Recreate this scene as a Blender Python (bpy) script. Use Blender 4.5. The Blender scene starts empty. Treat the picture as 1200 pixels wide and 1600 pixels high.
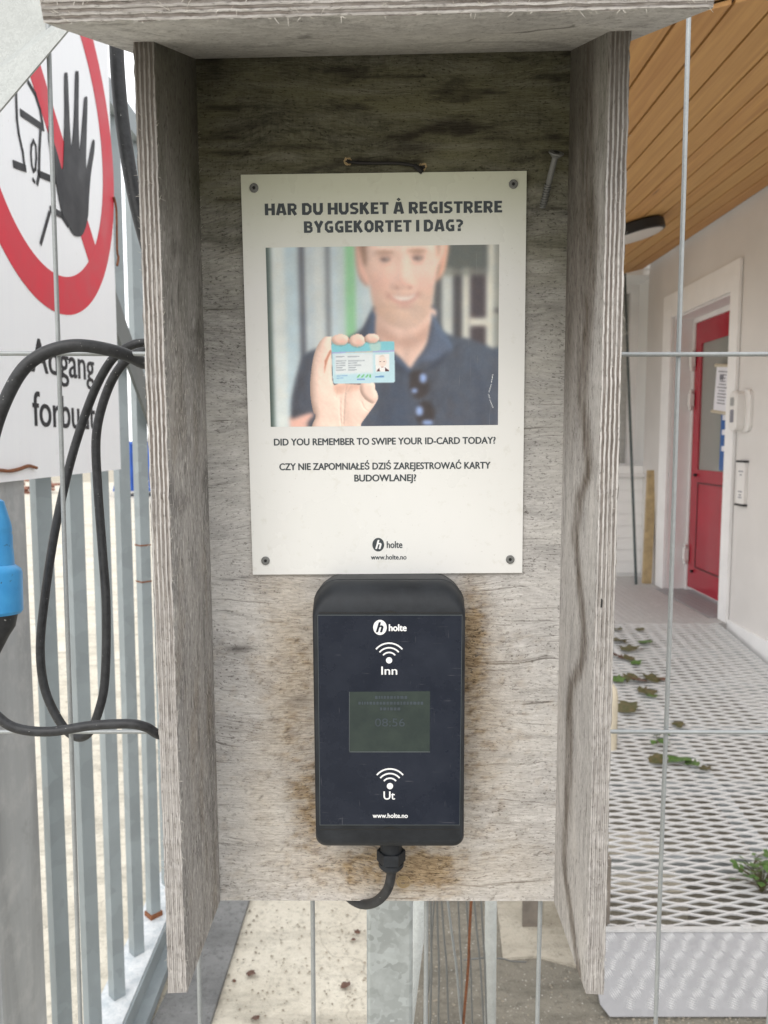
import bpy, bmesh, math, random
import numpy as np
from mathutils import Vector, Matrix, Euler

random.seed(7); rng = np.random.default_rng(11)
SC = bpy.context.scene; COL = SC.collection
R = math.radians
# ------------------------------------------------------------------ camera
EYE = 1.58
F = 1200.0; PITCH = math.atan(110 / 1200)
cam_d = bpy.data.cameras.new('camera'); cam = bpy.data.objects.new('camera', cam_d); COL.objects.link(cam)
cam.location = (0, 0, EYE); cam.rotation_euler = (R(90) - PITCH, 0, 0)
cam_d.sensor_fit = 'HORIZONTAL'; cam_d.sensor_width = 36; cam_d.lens = 36.0 * F / 1200
cam_d.clip_start = 0.02; cam_d.clip_end = 2000
cam_d.dof.use_dof = True; cam_d.dof.focus_distance = 0.57; cam_d.dof.aperture_fstop = 36.0 / 1.7
SC.camera = cam
# ------------------------------------------------------------------ light
SUN_EL, SUN_AZ = 44.0, 200.0          # high, behind the photographer and a little to the left
w = bpy.data.worlds.new('World'); SC.world = w; w.use_nodes = True
nt = w.node_tree; nt.nodes.clear()
sky = nt.nodes.new('ShaderNodeTexSky'); sky.sky_type = 'NISHITA'; sky.sun_disc = False
sky.sun_elevation = R(SUN_EL); sky.sun_rotation = R(SUN_AZ); sky.dust_density = 3; sky.air_density = 1
tc = nt.nodes.new('ShaderNodeTexCoord')
cl = nt.nodes.new('ShaderNodeTexNoise'); cl.inputs['Scale'].default_value = 3; cl.inputs['Detail'].default_value = 5
nt.links.new(tc.outputs['Generated'], cl.inputs['Vector'])
cr = nt.nodes.new('ShaderNodeMapRange'); cr.inputs[1].default_value = .3; cr.inputs[2].default_value = .75
cr.inputs[3].default_value = 10.5; cr.inputs[4].default_value = 15.0
nt.links.new(cl.outputs['Fac'], cr.inputs[0])
cc = nt.nodes.new('ShaderNodeCombineColor')
for i in range(3): nt.links.new(cr.outputs[0], cc.inputs[i])
mx = nt.nodes.new('ShaderNodeMix'); mx.data_type = 'RGBA'; mx.inputs[0].default_value = .8   # an overcast: the clear sky shows only thinly
nt.links.new(sky.outputs[0], mx.inputs[6]); nt.links.new(cc.outputs[0], mx.inputs[7])
bg = nt.nodes.new('ShaderNodeBackground'); bg.inputs[1].default_value = .135
wo = nt.nodes.new('ShaderNodeOutputWorld')
nt.links.new(mx.outputs[2], bg.inputs[0]); nt.links.new(bg.outputs[0], wo.inputs[0])
sd = bpy.data.lights.new('sun', 'SUN'); sun = bpy.data.objects.new('sun', sd); COL.objects.link(sun)
sd.energy = 1.0; sd.angle = R(25); sd.color = (1, .97, .93)
sdir = Vector((math.sin(R(SUN_AZ)) * math.cos(R(SUN_EL)), math.cos(R(SUN_AZ)) * math.cos(R(SUN_EL)), math.sin(R(SUN_EL))))
sun.rotation_euler = sdir.to_track_quat('Z', 'Y').to_euler(); sun.location = (0, 0, 8)
vs = SC.view_settings; vs.view_transform = 'Standard'; vs.look = 'None'; vs.gamma = 1; vs.exposure = 0.14; vs.use_curve_mapping = False
SC.cycles.use_denoising = True; SC.cycles.max_bounces = 8; SC.cycles.sample_clamp_indirect = 6

# ------------------------------------------------------------------ measuring helpers (photo measured on a 1200 x 1600 grid)
CP, SP = math.cos(PITCH), math.sin(PITCH)
def ray(px, py):
    a, b = (px - 600) / F, (800 - py) / F
    return Vector((a, CP + b * SP, -SP + b * CP))
C0 = Vector((0, 0, EYE))
def Pd(px, py, d): return C0 + ray(px, py) * d                       # at depth d along the optical axis
def hit(px, py, p0, n):
    r = ray(px, py); return C0 + r * ((p0 - C0).dot(n) / r.dot(n))
def Pz(px, py, z): return hit(px, py, Vector((0, 0, z)), Vector((0, 0, 1)))
def Py(px, py, y): return hit(px, py, Vector((0, y, 0)), Vector((0, 1, 0)))
def project(P):                                                      # n x 3 world -> n x 2 photo grid
    P = np.asarray(P, float) - np.array(C0); x = P[:, 0]
    d = P[:, 1] * CP - P[:, 2] * SP; u = P[:, 1] * SP + P[:, 2] * CP
    return np.stack([600 + F * x / d, 800 - F * u / d], 1)
# the plywood housing's own frame: origin at the bottom middle of the back panel's face, x right, y away, z up
BOXM = Matrix.Translation((.0022, .593, EYE - .3718)) @ Euler((.015, -.0046, -.0105), 'XYZ').to_matrix().to_4x4()
BOXI = BOXM.inverted(); BC = BOXI @ C0; BR = BOXI.to_3x3()
def Bl(px, py, y=0.0):                                               # point of the housing frame on the plane y
    r = BR @ ray(px, py); return BC + r * ((y - BC.y) / r.y)
def Bx(px, py, x):
    r = BR @ ray(px, py); return BC + r * ((x - BC.x) / r.x)

# ------------------------------------------------------------------ object helpers
def tag(o, label=None, cat=None, group=None, kind=None):
    if label: o['label'] = label
    if cat: o['category'] = cat
    if group: o['group'] = group
    if kind: o['kind'] = kind
    return o
def empty(name, loc=(0, 0, 0), label=None, cat=None, group=None, mat=None):
    o = bpy.data.objects.new(name, None); COL.objects.link(o); o.empty_display_size = .05
    if mat is not None: o.matrix_world = mat
    else: o.location = loc
    tag(o, label, cat, group); bpy.context.view_layer.update(); return o
def obj(name, bm, m, parent=None, smooth=False, world=False):
    me = bpy.data.meshes.new(name)
    bmesh.ops.recalc_face_normals(bm, faces=bm.faces)
    bm.to_mesh(me); bm.free()
    for mm in (m if isinstance(m, (list, tuple)) else [m]): me.materials.append(mm)
    if smooth:
        me.polygons.foreach_set('use_smooth', [True] * len(me.polygons))
        if smooth is not True: me.set_sharp_from_angle(angle=R(smooth))
    o = bpy.data.objects.new(name, me); COL.objects.link(o)
    if parent:
        o.parent = parent
        if world: o.matrix_parent_inverse = parent.matrix_world.inverted()   # its vertices are in world coordinates
    return o
def struct(name, bm, m, **k): return tag(obj(name, bm, m, **k), kind='structure')
def NB(): return bmesh.new()
def box(bm, lo, hi, mi=0, M=None, bev=0):
    lo, hi = Vector(lo), Vector(hi)
    vs_ = [bm.verts.new(((hi if i & 1 else lo).x, (hi if i & 2 else lo).y, (hi if i & 4 else lo).z)) for i in range(8)]
    fs = [bm.faces.new([vs_[i] for i in q]) for q in ((0, 2, 3, 1), (4, 5, 7, 6), (0, 1, 5, 4), (2, 6, 7, 3), (0, 4, 6, 2), (1, 3, 7, 5))]
    for f in fs: f.material_index = mi
    if M is not None:
        for v in vs_: v.co = M @ v.co
    if bev:
        es = {e for f in fs for e in f.edges}
        bmesh.ops.bevel(bm, geom=list(es), offset=bev, segments=2, affect='EDGES', profile=.5)
    return vs_
def prism(bm, pts, d, mi=0):                                         # closed outline pts (3-D), swept by d
    d = Vector(d); a = [bm.verts.new(p) for p in pts]; b = [bm.verts.new(Vector(p) + d) for p in pts]; n = len(a)
    fs = [bm.faces.new(a), bm.faces.new(b[::-1])]
    for i in range(n): fs.append(bm.faces.new((a[i], b[i], b[(i + 1) % n], a[(i + 1) % n])))
    for f in fs: f.material_index = mi
    for f in fs[:2]: f.normal_update()
    bmesh.ops.triangulate(bm, faces=fs[:2])
def smooth_path(pts, n=8):
    pts = [Vector(p) for p in pts]; out = []
    P = [2 * pts[0] - pts[1]] + pts + [2 * pts[-1] - pts[-2]]
    for i in range(1, len(P) - 2):
        p0, p1, p2, p3 = P[i - 1:i + 3]
        for k in range(n):
            t = k / n
            out.append(.5 * ((2 * p1) + (p2 - p0) * t + (2 * p0 - 5 * p1 + 4 * p2 - p3) * t * t + (3 * p1 - p0 - 3 * p2 + p3) * t ** 3))
    out.append(pts[-1]); return out
def tube(bm, pts, r, seg=10, cap=True, mi=0):
    pts = [Vector(p) for p in pts]; rs = r if isinstance(r, (list, tuple)) else [r] * len(pts)
    rings = []; t0 = (pts[1] - pts[0]).normalized()
    nrm = t0.orthogonal().normalized()
    for i, p in enumerate(pts):
        t = (pts[min(i + 1, len(pts) - 1)] - pts[max(i - 1, 0)]).normalized()
        nrm = (nrm - t * nrm.dot(t)).normalized(); bn = t.cross(nrm)
        rings.append([bm.verts.new(p + (nrm * math.cos(2 * math.pi * k / seg) + bn * math.sin(2 * math.pi * k / seg)) * rs[i]) for k in range(seg)])
    for a, b in zip(rings, rings[1:]):
        for k in range(seg): bm.faces.new((a[k], a[(k + 1) % seg], b[(k + 1) % seg], b[k])).material_index = mi
    if cap:
        bm.faces.new(rings[0][::-1]).material_index = mi; bm.faces.new(rings[-1]).material_index = mi
def lathe(bm, prof, M, seg=24, mi=0):                                # prof: (radius, height) along local z
    rings = []
    for r, h in prof:
        rings.append([bm.verts.new(M @ Vector((r * math.cos(2 * math.pi * k / seg), r * math.sin(2 * math.pi * k / seg), h))) for k in range(seg)])
    for a, b in zip(rings, rings[1:]):
        for k in range(seg): bm.faces.new((a[k], a[(k + 1) % seg], b[(k + 1) % seg], b[k])).material_index = mi
    bm.faces.new(rings[0][::-1]).material_index = mi; bm.faces.new(rings[-1]).material_index = mi
def axisM(p, d):
    return Matrix.Translation(p) @ Vector(d).to_track_quat('Z', 'Y').to_matrix().to_4x4()
FONT_CAP = {}
def text_bm(s, L, Rr, cap, up, nrm, bold=0.0, shear=0.0, ref='H', depth=.0002, space=1.0, fat=0.0):
    """lettering as thin solid letters: left and right end of the base line, height of the ref letter"""
    def raw(t):
        c = bpy.data.curves.new('lettering', 'FONT'); c.body = t; c.size = 1; c.offset = bold; c.shear = shear
        c.space_character = space; c.resolution_u = 5
        o = bpy.data.objects.new('lettering', c); COL.objects.link(o)
        dg = bpy.context.evaluated_depsgraph_get(); me = bpy.data.meshes.new_from_object(o.evaluated_get(dg))
        bpy.data.objects.remove(o); bpy.data.curves.remove(c); return me
    key = (ref, bold)
    if key not in FONT_CAP:
        m = raw(ref); FONT_CAP[key] = max(v.co.y for v in m.vertices); bpy.data.meshes.remove(m)
    m = raw(s); bm = NB(); bm.from_mesh(m); bpy.data.meshes.remove(m)
    x0 = min(v.co.x for v in bm.verts); x1 = max(v.co.x for v in bm.verts)
    L, Rr, up, nrm = Vector(L), Vector(Rr), Vector(up).normalized(), Vector(nrm).normalized()
    d = Rr - L; k = cap / FONT_CAP[key]
    for v in bm.verts: v.co = L + d * ((v.co.x - x0) / (x1 - x0)) + up * (v.co.y * k)
    ex = bmesh.ops.extrude_face_region(bm, geom=bm.faces[:])
    for g in ex['geom']:
        if isinstance(g, bmesh.types.BMVert): g.co += nrm * depth
    if fat:
        d_ = d.normalized(); src = bm.copy(); tmp = bpy.data.meshes.new('t'); src.to_mesh(tmp); src.free()
        for i, (fx, fy_) in enumerate(((-1, 0), (1, 0), (0, .6), (0, -.6))):
            n0 = len(bm.verts); bm.from_mesh(tmp); bm.verts.ensure_lookup_table()
            for v in bm.verts[n0:]: v.co += d_ * (fx * fat * cap) + up * (fy_ * fat * cap) + nrm * (.000006 * (i + 1))
        bpy.data.meshes.remove(tmp)
    return bm
GLY = {'H': (.82, [([(.14, 0), (.14, 1)], .28), ([(.68, 0), (.68, 1)], .28), ([(.14, .5), (.68, .5)], .21)]),
 'A': (.88, [([(.13, 0), (.36, 1)], .27), ([(.75, 0), (.52, 1)], .27), ([(.25, .27), (.63, .27)], .19), ([(.34, .9), (.54, .9)], .2)]),
 'R': (.80, [([(.14, 0), (.14, 1)], .28), ([(.14, .895), (.5, .895), (.63, .79), (.63, .58), (.5, .45), (.14, .45)], .21), ([(.40, .45), (.66, 0)], .27)]),
 'D': (.82, [([(.14, 0), (.14, 1)], .28), ([(.14, .895), (.46, .895), (.67, .7), (.67, .3), (.46, .105), (.14, .105)], .24)]),
 'U': (.82, [([(.14, 1), (.14, .3), (.28, .11), (.54, .11), (.68, .3), (.68, 1)], .26)]),
 'S': (.74, [([(.66, .885), (.28, .895), (.14, .78), (.14, .64), (.28, .54), (.46, .48), (.6, .38), (.6, .24), (.46, .105), (.05, .115)], .22)]),
 'K': (.82, [([(.14, 0), (.14, 1)], .28), ([(.2, .44), (.62, 1)], .26), ([(.32, .62), (.68, 0)], .27)]),
 'E': (.66, [([(.14, 0), (.14, 1)], .28), ([(.14, .895), (.62, .895)], .21), ([(.14, .5), (.57, .5)], .2), ([(.14, .105), (.64, .105)], .21)]),
 'T': (.72, [([(0, .895), (.72, .895)], .21), ([(.36, 0), (.36, .9)], .28)]),
 'G': (.80, [([(.7, .885), (.34, .895), (.15, .7), (.15, .3), (.34, .105), (.62, .115)], .24), ([(.63, .01), (.63, .52)], .24), ([(.42, .45), (.7, .45)], .19)]),
 'I': (.28, [([(.14, 0), (.14, 1)], .28)]),
 'B': (.78, [([(.14, 0), (.14, 1)], .28), ([(.14, .895), (.48, .895), (.6, .8), (.6, .63), (.48, .53), (.14, .53)], .2), ([(.44, .5), (.64, .4), (.64, .21), (.52, .105), (.14, .105)], .21)]),
 'Y': (.82, [([(.12, 1), (.41, .42)], .27), ([(.70, 1), (.41, .42)], .27), ([(.41, 0), (.41, .5)], .28)]),
 'O': (.84, [([(.15, .3), (.15, .7), (.34, .895), (.5, .895), (.69, .7), (.69, .3), (.5, .105), (.34, .105), (.15, .3), (.15, .5)], .25)]),
 '?': (.64, [([(.04, .885), (.34, .9), (.5, .79), (.5, .66), (.29, .46), (.29, .3)], .22), ([(.15, .12), (.43, .12)], .24)])}
GLY['Å'] = (GLY['A'][0], GLY['A'][1] + [([(.34, 1.22), (.44, 1.31), (.54, 1.22), (.44, 1.13), (.34, 1.22), (.38, 1.256)], .09)])
def heavy_text(line, L, Rr, cap, up, nrm, depth=.0001):
    """heavy squarish capitals drawn as mitred strokes"""
    bm = NB(); x = 0; tot = []
    for ch in line:
        if ch == ' ': x += .30; continue
        tot.append((ch, x)); x += GLY[ch][0] + .075
    x -= .075; L, Rr, up, nrm = Vector(L), Vector(Rr), Vector(up).normalized(), Vector(nrm).normalized(); d = (Rr - L) / x
    for ch, x0 in tot:
        for i, (pts, wd) in enumerate(GLY[ch][1]):
            P2 = [Vector(p) for p in pts]; lf, rt = [], []
            for k, p in enumerate(P2):
                a = (P2[k] - P2[k - 1]).normalized() if k else None; b = (P2[k + 1] - P2[k]).normalized() if k < len(P2) - 1 else None
                na = Vector((-a.y, a.x)) if a else None; nb_ = Vector((-b.y, b.x)) if b else None
                if a is None: m_ = nb_
                elif b is None: m_ = na
                else: m_ = (na + nb_).normalized(); m_ = m_ / max(.5, m_.dot(na))
                lf.append(p + m_ * wd / 2); rt.append(p - m_ * wd / 2)
            V1 = [L + d * (x0 + q_.x) + up * (q_.y * cap) + nrm * (.000006 * i) for q_ in lf]; V2 = [L + d * (x0 + q_.x) + up * (q_.y * cap) + nrm * (.000006 * i) for q_ in rt]
            for k in range(len(V1) - 1): prism(bm, [V1[k], V1[k + 1], V2[k + 1], V2[k]], nrm * (depth + .000002 * (k % 2)))
    return bm

# ------------------------------------------------------------------ noise for worn surfaces
def vnoise(x, y, seed):
    x = np.asarray(x, float); y = np.asarray(y, float)
    tab = np.random.default_rng(seed).random((256, 256))
    xi = np.floor(x).astype(int); yi = np.floor(y).astype(int); fx = x - xi; fy = y - yi
    fx = fx * fx * (3 - 2 * fx); fy = fy * fy * (3 - 2 * fy); g = lambda a, b: tab[a % 256, b % 256]
    return (g(xi, yi) * (1 - fx) + g(xi + 1, yi) * fx) * (1 - fy) + (g(xi, yi + 1) * (1 - fx) + g(xi + 1, yi + 1) * fx) * fy
def fbm(x, y, seed, o=4):
    s = 0; a = .5; t = 0
    for i in range(o): s = s + a * vnoise(x * 2 ** i, y * 2 ** i, seed + i); t += a; a *= .5
    return s / t
def sst(a, b, x): t = np.clip((x - a) / (b - a), 0, 1); return t * t * (3 - 2 * t)

# ------------------------------------------------------------------ materials
def lin(c): return tuple(((v / 255) / 12.92 if v / 255 <= .04045 else ((v / 255 + .055) / 1.055) ** 2.4) for v in c)
class MT:
    def __init__(s, name):
        s.m = bpy.data.materials.new(name); s.m.use_nodes = True; s.t = s.m.node_tree
        s.b = s.t.nodes['Principled BSDF']
    def n(s, typ, ins=None, **at):
        k = s.t.nodes.new('ShaderNode' + typ)
        for a, v in at.items(): setattr(k, a, v)
        for a, v in (ins or {}).items(): s.put(k.inputs[a], v)
        return k
    def put(s, sock, v):
        if isinstance(v, bpy.types.Node): v = v.outputs[0]
        if isinstance(v, bpy.types.NodeSocket): s.t.links.new(v, sock)
        else:
            if sock.type == 'RGBA' and len(v) == 3: v = (*v, 1)
            sock.default_value = v
    def obj(s): return s.n('TexCoord').outputs['Object']
    def map(s, v, sc=(1, 1, 1), rot=(0, 0, 0)): return s.n('Mapping', {'Vector': v, 'Scale': sc, 'Rotation': rot}).outputs[0]
    def noise(s, v, scale, det=4, rough=.55, dist=0): return s.n('TexNoise', {'Vector': v, 'Scale': scale, 'Detail': det, 'Roughness': rough, 'Distortion': dist}).outputs['Fac']
    def rng(s, v, a, b, c=0., d=1.): return s.n('MapRange', {0: v, 1: a, 2: b, 3: c, 4: d}).outputs[0]
    def mix(s, f, a, b, mode='MIX'):
        k = s.n('Mix', data_type='RGBA', blend_type=mode); s.put(k.inputs[0], f); s.put(k.inputs[6], a); s.put(k.inputs[7], b); return k.outputs[2]
    def math(s, op, a, b=0.): return s.n('Math', {0: a, 1: b}, operation=op).outputs[0]
    def attr(s, name): return s.n('Attribute', attribute_name=name)
    def set(s, **k):
        for a, v in k.items(): s.put(s.b.inputs[{'base': 'Base Color', 'rough': 'Roughness', 'metal': 'Metallic', 'normal': 'Normal', 'spec': 'Specular IOR Level', 'coat': 'Coat Weight', 'crough': 'Coat Roughness'}[a]], v)
        return s
    def bump(s, h, d=.001, st=.5): s.put(s.b.inputs['Normal'], s.n('Bump', {'Height': h, 'Distance': d, 'Strength': st})); return s
def plain(name, col, rough=.6, metal=0., var=.12, scale=30, bump=0.0, **k):
    m = MT(name); v = m.obj(); n = m.noise(v, scale, 5)
    m.set(base=m.mix(m.rng(n, .3, .7), tuple(c * (1 - var) for c in col), tuple(min(1, c * (1 + var)) for c in col)), rough=m.rng(n, .3, .7, max(0, rough - .08), rough + .08), metal=metal, **k)
    if bump: m.bump(n, bump)
    return m.m
def galv(name, base=(.5, .52, .53), scale=60, rough=.48, metal=.55, spang=.16, bright=(1.25, 1.25, 1.25)):
    """hot-dip galvanised steel: angular spangle patches with soft white bloom"""
    m = MT(name); v = m.obj(); wv = m.n('TexNoise', {'Vector': v, 'Scale': scale * .7, 'Detail': 2})
    vv = m.n('Mix', {0: .06}, data_type='VECTOR'); m.put(vv.inputs[4], v); m.put(vv.inputs[5], wv.outputs['Color'])
    vo = m.n('TexVoronoi', {'Vector': vv.outputs[1], 'Scale': scale}); g = m.n('RGBToBW', {0: vo.outputs['Color']})
    n = m.noise(v, scale * .25, 5, .6)
    c = m.mix(m.rng(g, 0, 1), tuple(x * (1 - spang) for x in base), tuple(min(1, x * (1 + spang)) for x in base))
    c = m.mix(m.rng(n, .52, .75, 0, .6), c, tuple(min(1, x * y) for x, y in zip(base, bright)))
    m.set(base=c, rough=m.rng(g, 0, 1, rough - .08, rough + .1), metal=metal).bump(n, .0004, .3); return m.m

def wood_mat(name, axis='x', light=(.685, .67, .655), mid=(.455, .44, .428), dark=(.085, .075, .065), fleck=0.0, masks=True, tilt=0.0, stain=((.12, .07, .03), (.42, .31, .18))):
    """weathered grey plywood face; masks attribute: R brown damp stain, G dark algae growth and darker inner corner, B black streaks and dark top edge"""
    m = MT(name); v0 = m.obj()
    wn = m.n('TexNoise', {'Vector': m.map(v0, (5, 5, 9)), 'Scale': 1, 'Detail': 3}).outputs['Color']
    ad = m.n('VectorMath', operation='MULTIPLY_ADD'); m.put(ad.inputs[0], wn); m.put(ad.inputs[1], (.03, .03, .05) if axis == 'x' else (.012, .03, .02)); m.put(ad.inputs[2], v0); v = ad.outputs[0]
    if axis == 'x': fine = m.map(v, (110, 110, 620)); med = m.map(v, (16, 16, 130)); crk = m.map(v, (14, 14, 330)); wide = m.map(v, (7, 7, 17)); dash = m.map(v, (330, 330, 800)); ringv = m.map(v, (2.0, 2.0, 10))
    else: fine = m.map(v, (480, 480, 150), (tilt, 0, 0)); med = m.map(v, (110, 110, 30), (tilt, 0, 0)); crk = m.map(v, (260, 260, 22), (tilt, 0, 0)); wide = m.map(v, (34, 34, 12)); dash = m.map(v, (520, 520, 170), (tilt, 0, 0)); ringv = m.map(v, (12, 12, 1.6))
    nf = m.noise(fine, 1, 4, .7); nm = m.noise(med, 1, 5, .65, .4); nc = m.noise(crk, 1, 4, .6, .6); nw = m.noise(wide, 1, 5, .62, .8)
    sp = m.noise(dash, 1, 3, .65); grit = m.noise(v0, 330, 3, .7)
    rg = m.math('SINE', m.math('MULTIPLY', m.noise(ringv, 1, 3, .45), 95.))
    c = m.mix(m.rng(nf, .36, .62), mid, light)
    c = m.mix(m.rng(nm, .36, .62, .45, 0), c, tuple(x * .85 for x in mid))
    c = m.mix(m.rng(nw, .42, .68, 0, .55), c, (light[0] * 1.1, light[1] * 1.09, light[2] * 1.06))
    c = m.mix(m.rng(nw, .30, .46, .35, 0), c, tuple(x * .7 for x in mid))
    c = m.mix(m.math('MULTIPLY', m.rng(rg, .55, .98), m.rng(nm, .45, .6, .0, .45)), c, tuple(x * .6 for x in mid))
    c = m.mix(m.rng(nc, .61, .70, 0, .8), c, dark)
    c = m.mix(m.math('MULTIPLY', m.rng(sp, .575, .645, 0, .85), m.rng(nw, .35, .55, 1, .55)), c, dark)
    c = m.mix(m.rng(grit, .60, .68, 0, .35), c, tuple(min(1, x * 1.25) for x in light))
    if fleck:
        fl = m.noise(m.map(v0, (420, 420, 105), (.42 + tilt, 0, 0)), 1, 2, .5); c = m.mix(m.rng(fl, .60, .66, 0, fleck), c, (.66, .645, .615))
    if masks:
        a = m.attr('masks'); s = m.n('SeparateColor', {0: a.outputs['Color']})
        br, gr, bl = s.outputs[0], s.outputs[1], s.outputs[2]
        c = m.mix(m.rng(a.outputs['Alpha'], 0, 1, 0, .55), c, m.mix(m.rng(nf, .34, .62), (.42, .335, .235), (.72, .63, .50)))
        sc = m.mix(m.rng(nf, .34, .62), *stain); sc = m.mix(m.rng(sp, .55, .64, 0, .9), sc, (.035, .022, .012))
        c = m.mix(m.rng(br, 0, 1, 0, .92), c, sc)
        weave = m.noise(m.map(v0, (420, 420, 90)), 1, 3, .7) if axis == 'x' else nf
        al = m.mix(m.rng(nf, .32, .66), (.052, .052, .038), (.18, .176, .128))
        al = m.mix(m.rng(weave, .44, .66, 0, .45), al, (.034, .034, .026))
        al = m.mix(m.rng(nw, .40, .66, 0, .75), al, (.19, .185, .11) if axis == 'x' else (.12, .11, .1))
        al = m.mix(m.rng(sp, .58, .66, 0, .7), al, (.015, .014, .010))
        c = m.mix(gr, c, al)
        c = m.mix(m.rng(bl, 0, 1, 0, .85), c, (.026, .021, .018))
    h = m.math('ADD', nf, m.math('ADD', m.math('MULTIPLY', nc, -.8), m.math('MULTIPLY', sp, -.5)))
    m.set(base=c, rough=.88, spec=.25).bump(h, .0010, .8); return m.m
def ply_edge(name, axis, c0, t, worn):
    """end of a plywood sheet: light and dark plies across its thickness"""
    m = MT(name); v = m.obj(); s = m.n('SeparateXYZ', {0: v})
    if axis == 'x': u, along = s.outputs[0], m.map(v, (900, 900, 22))
    else: u, along = s.outputs[2], m.map(v, (14, 500, 900))
    wob = m.noise(m.map(v, (110, 110, 45)), 1, 4, .6)
    ph = m.math('ADD', m.math('MULTIPLY', m.math('SUBTRACT', u, c0), 2 * math.pi * 4.5 / t), m.math('MULTIPLY', m.math('SUBTRACT', wob, .5), 3.2))
    st = m.rng(m.math('SINE', ph), -.35, .45)
    nf = m.noise(along, 1, 4, .7); sp = m.noise(v, 700, 3)
    lt = m.mix(m.rng(nf, .3, .7), (.44, .42, .40), (.70, .68, .655)); dk = m.mix(m.rng(nf, .3, .7), (.09, .075, .066), (.26, .225, .20))
    lowz = m.math('MULTIPLY', m.rng(s.outputs[2], .14, .36, worn, 1.), m.rng(m.noise(m.map(v, (160, 160, 24)), 1, 4, .6), .3, .55, .45, 1.)) if axis == 'x' else m.rng(m.noise(m.map(v, (40, 160, 160)), 1, 4), .3, .6, .3, .95)
    c = m.mix(m.math('MULTIPLY', st, lowz), m.mix(m.rng(lowz, 0, 1), m.mix(m.rng(nf, .3, .62), (.2, .185, .172), (.56, .535, .51)), dk), lt)
    c = m.mix(m.rng(m.noise(m.map(v, (900, 900, 200) if axis == 'x' else (200, 900, 900)), 1, 3, .65), .57, .66, 0, .55), c, (.09, .078, .068))
    if axis == 'x':
        c = m.mix(m.rng(s.outputs[2], .47, .62, 0, .75), c, (.11, .1, .088))
    m.set(base=c, rough=.9, spec=.2).bump(m.math('ADD', st, nf), .0012, .8); return m.m

M = {}
M['back'] = wood_mat('weathered plywood', 'x')
M['side_l'] = wood_mat('rough grey plywood left', 'z', (.47, .45, .435), (.26, .245, .235), (.085, .078, .074), fleck=.8, tilt=.25)
M['side_r'] = wood_mat('smooth grey plywood right', 'z', (.60, .578, .562), (.41, .392, .378), (.15, .135, .125), fleck=.3, tilt=-.1, stain=((.10, .075, .055), (.27, .215, .165)))
M['roof'] = wood_mat('grey roof plywood', 'x', (.62, .61, .59), (.40, .39, .378), (.15, .145, .135), masks=False)
M['fibre'] = plain('torn wood fibre', (.62, .59, .53), .9)
M['steel_screw'] = galv('zinc plated screw', (.20, .205, .20), 400, .6, .25)
M['dark_screw'] = plain('dark screw recess', (.02, .02, .02), .5, .3)
M['black_wire'] = plain('black wire', (.012, .011, .011), .6)
m = MT('poster plastic'); v = m.obj(); n1 = m.noise(m.map(v, (12, 12, 9)), 1, 5); n2 = m.noise(v, 420, 3, .6); n3 = m.noise(v, 130, 4, .6)
sz = m.n('SeparateXYZ', {0: v}).outputs[2]
c = m.mix(m.rng(n1, .3, .7), (.775, .78, .755), (.81, .808, .79))
c = m.mix(m.math('MULTIPLY', m.rng(m.math('ADD', sz, m.math('MULTIPLY', n1, .05)), .515, .585, 0, .75), 1.), c, (.62, .655, .50))   # greener and darker towards the top
c = m.mix(m.rng(n3, .6, .75, 0, .22), c, (.5, .48, .38)); c = m.mix(m.rng(n2, .68, .76, 0, .55), c, (.35, .33, .27))
m.set(base=c, rough=m.rng(n1, .3, .7, .22, .36), spec=.5); M['poster'] = m.m
M['poster_ink'] = plain('dark grey print', (.040, .052, .060), .4, 0, .1)
M['white_ink'] = plain('white print', (.85, .86, .86), .4, 0, .02)
m = MT('printed photograph'); a = m.attr('Col'); n2 = m.noise(m.obj(), 500, 3); sc_ = m.noise(m.map(m.obj(), (900, 900, 25), (0, .5, 0)), 1, 2)
m.set(base=m.mix(m.rng(sc_, .70, .78, 0, .16), a.outputs['Color'], (.7, .7, .7)), rough=.3, spec=.45); M['photo'] = m.m
m = MT('black housing plastic'); v = m.obj(); n1 = m.noise(v, 35, 5, .65); n2 = m.noise(v, 900, 3)
m.set(base=m.mix(m.rng(n1, .35, .7), (.017, .019, .022), (.034, .038, .044)), rough=m.rng(n1, .3, .7, .42, .58), spec=.22).bump(n2, .0003, .25); M['reader'] = m.m
m = MT('dark blue front film'); v = m.obj(); n1 = m.noise(v, 25, 6, .65); s1 = m.noise(m.map(v, (60, 60, 900), (0, .7, 0)), 1, 2); s2 = m.noise(m.map(v, (900, 60, 60), (0, .4, 0)), 1, 2); n2 = m.noise(v, 500, 4, .7)
c = m.mix(m.rng(n1, .3, .72), (.011, .015, .026), (.024, .029, .043)); c = m.mix(m.rng(s1, .70, .78, 0, .35), c, (.2, .2, .22)); c = m.mix(m.rng(s2, .71, .78, 0, .3), c, (.2, .2, .22)); c = m.mix(m.rng(n2, .7, .76, 0, .35), c, (.3, .3, .3))
m.set(base=c, rough=m.rng(n1, .3, .7, .2, .36), spec=.2); M['film'] = m.m
m = MT('grey green display'); v = m.obj(); n1 = m.noise(v, 60, 6, .7)
m.set(base=m.mix(m.rng(n1, .3, .7), (.028, .039, .038), (.042, .057, .050)), rough=.25, spec=.25); M['screen'] = m.m
M['screen_text'] = plain('dim display segments', (.042, .057, .07), .4)
M['film_edge'] = plain('pale film edge', (.075, .09, .095), .4)
m = MT('black rubber cable'); v = m.obj(); n1 = m.noise(v, 160, 5, .65); n2 = m.noise(v, 420, 2)
c = m.mix(m.rng(n1, .35, .7), (.016, .017, .019), (.042, .044, .048)); c = m.mix(m.rng(n2, .735, .75, 0, .9), c, (.6, .6, .58))
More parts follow.
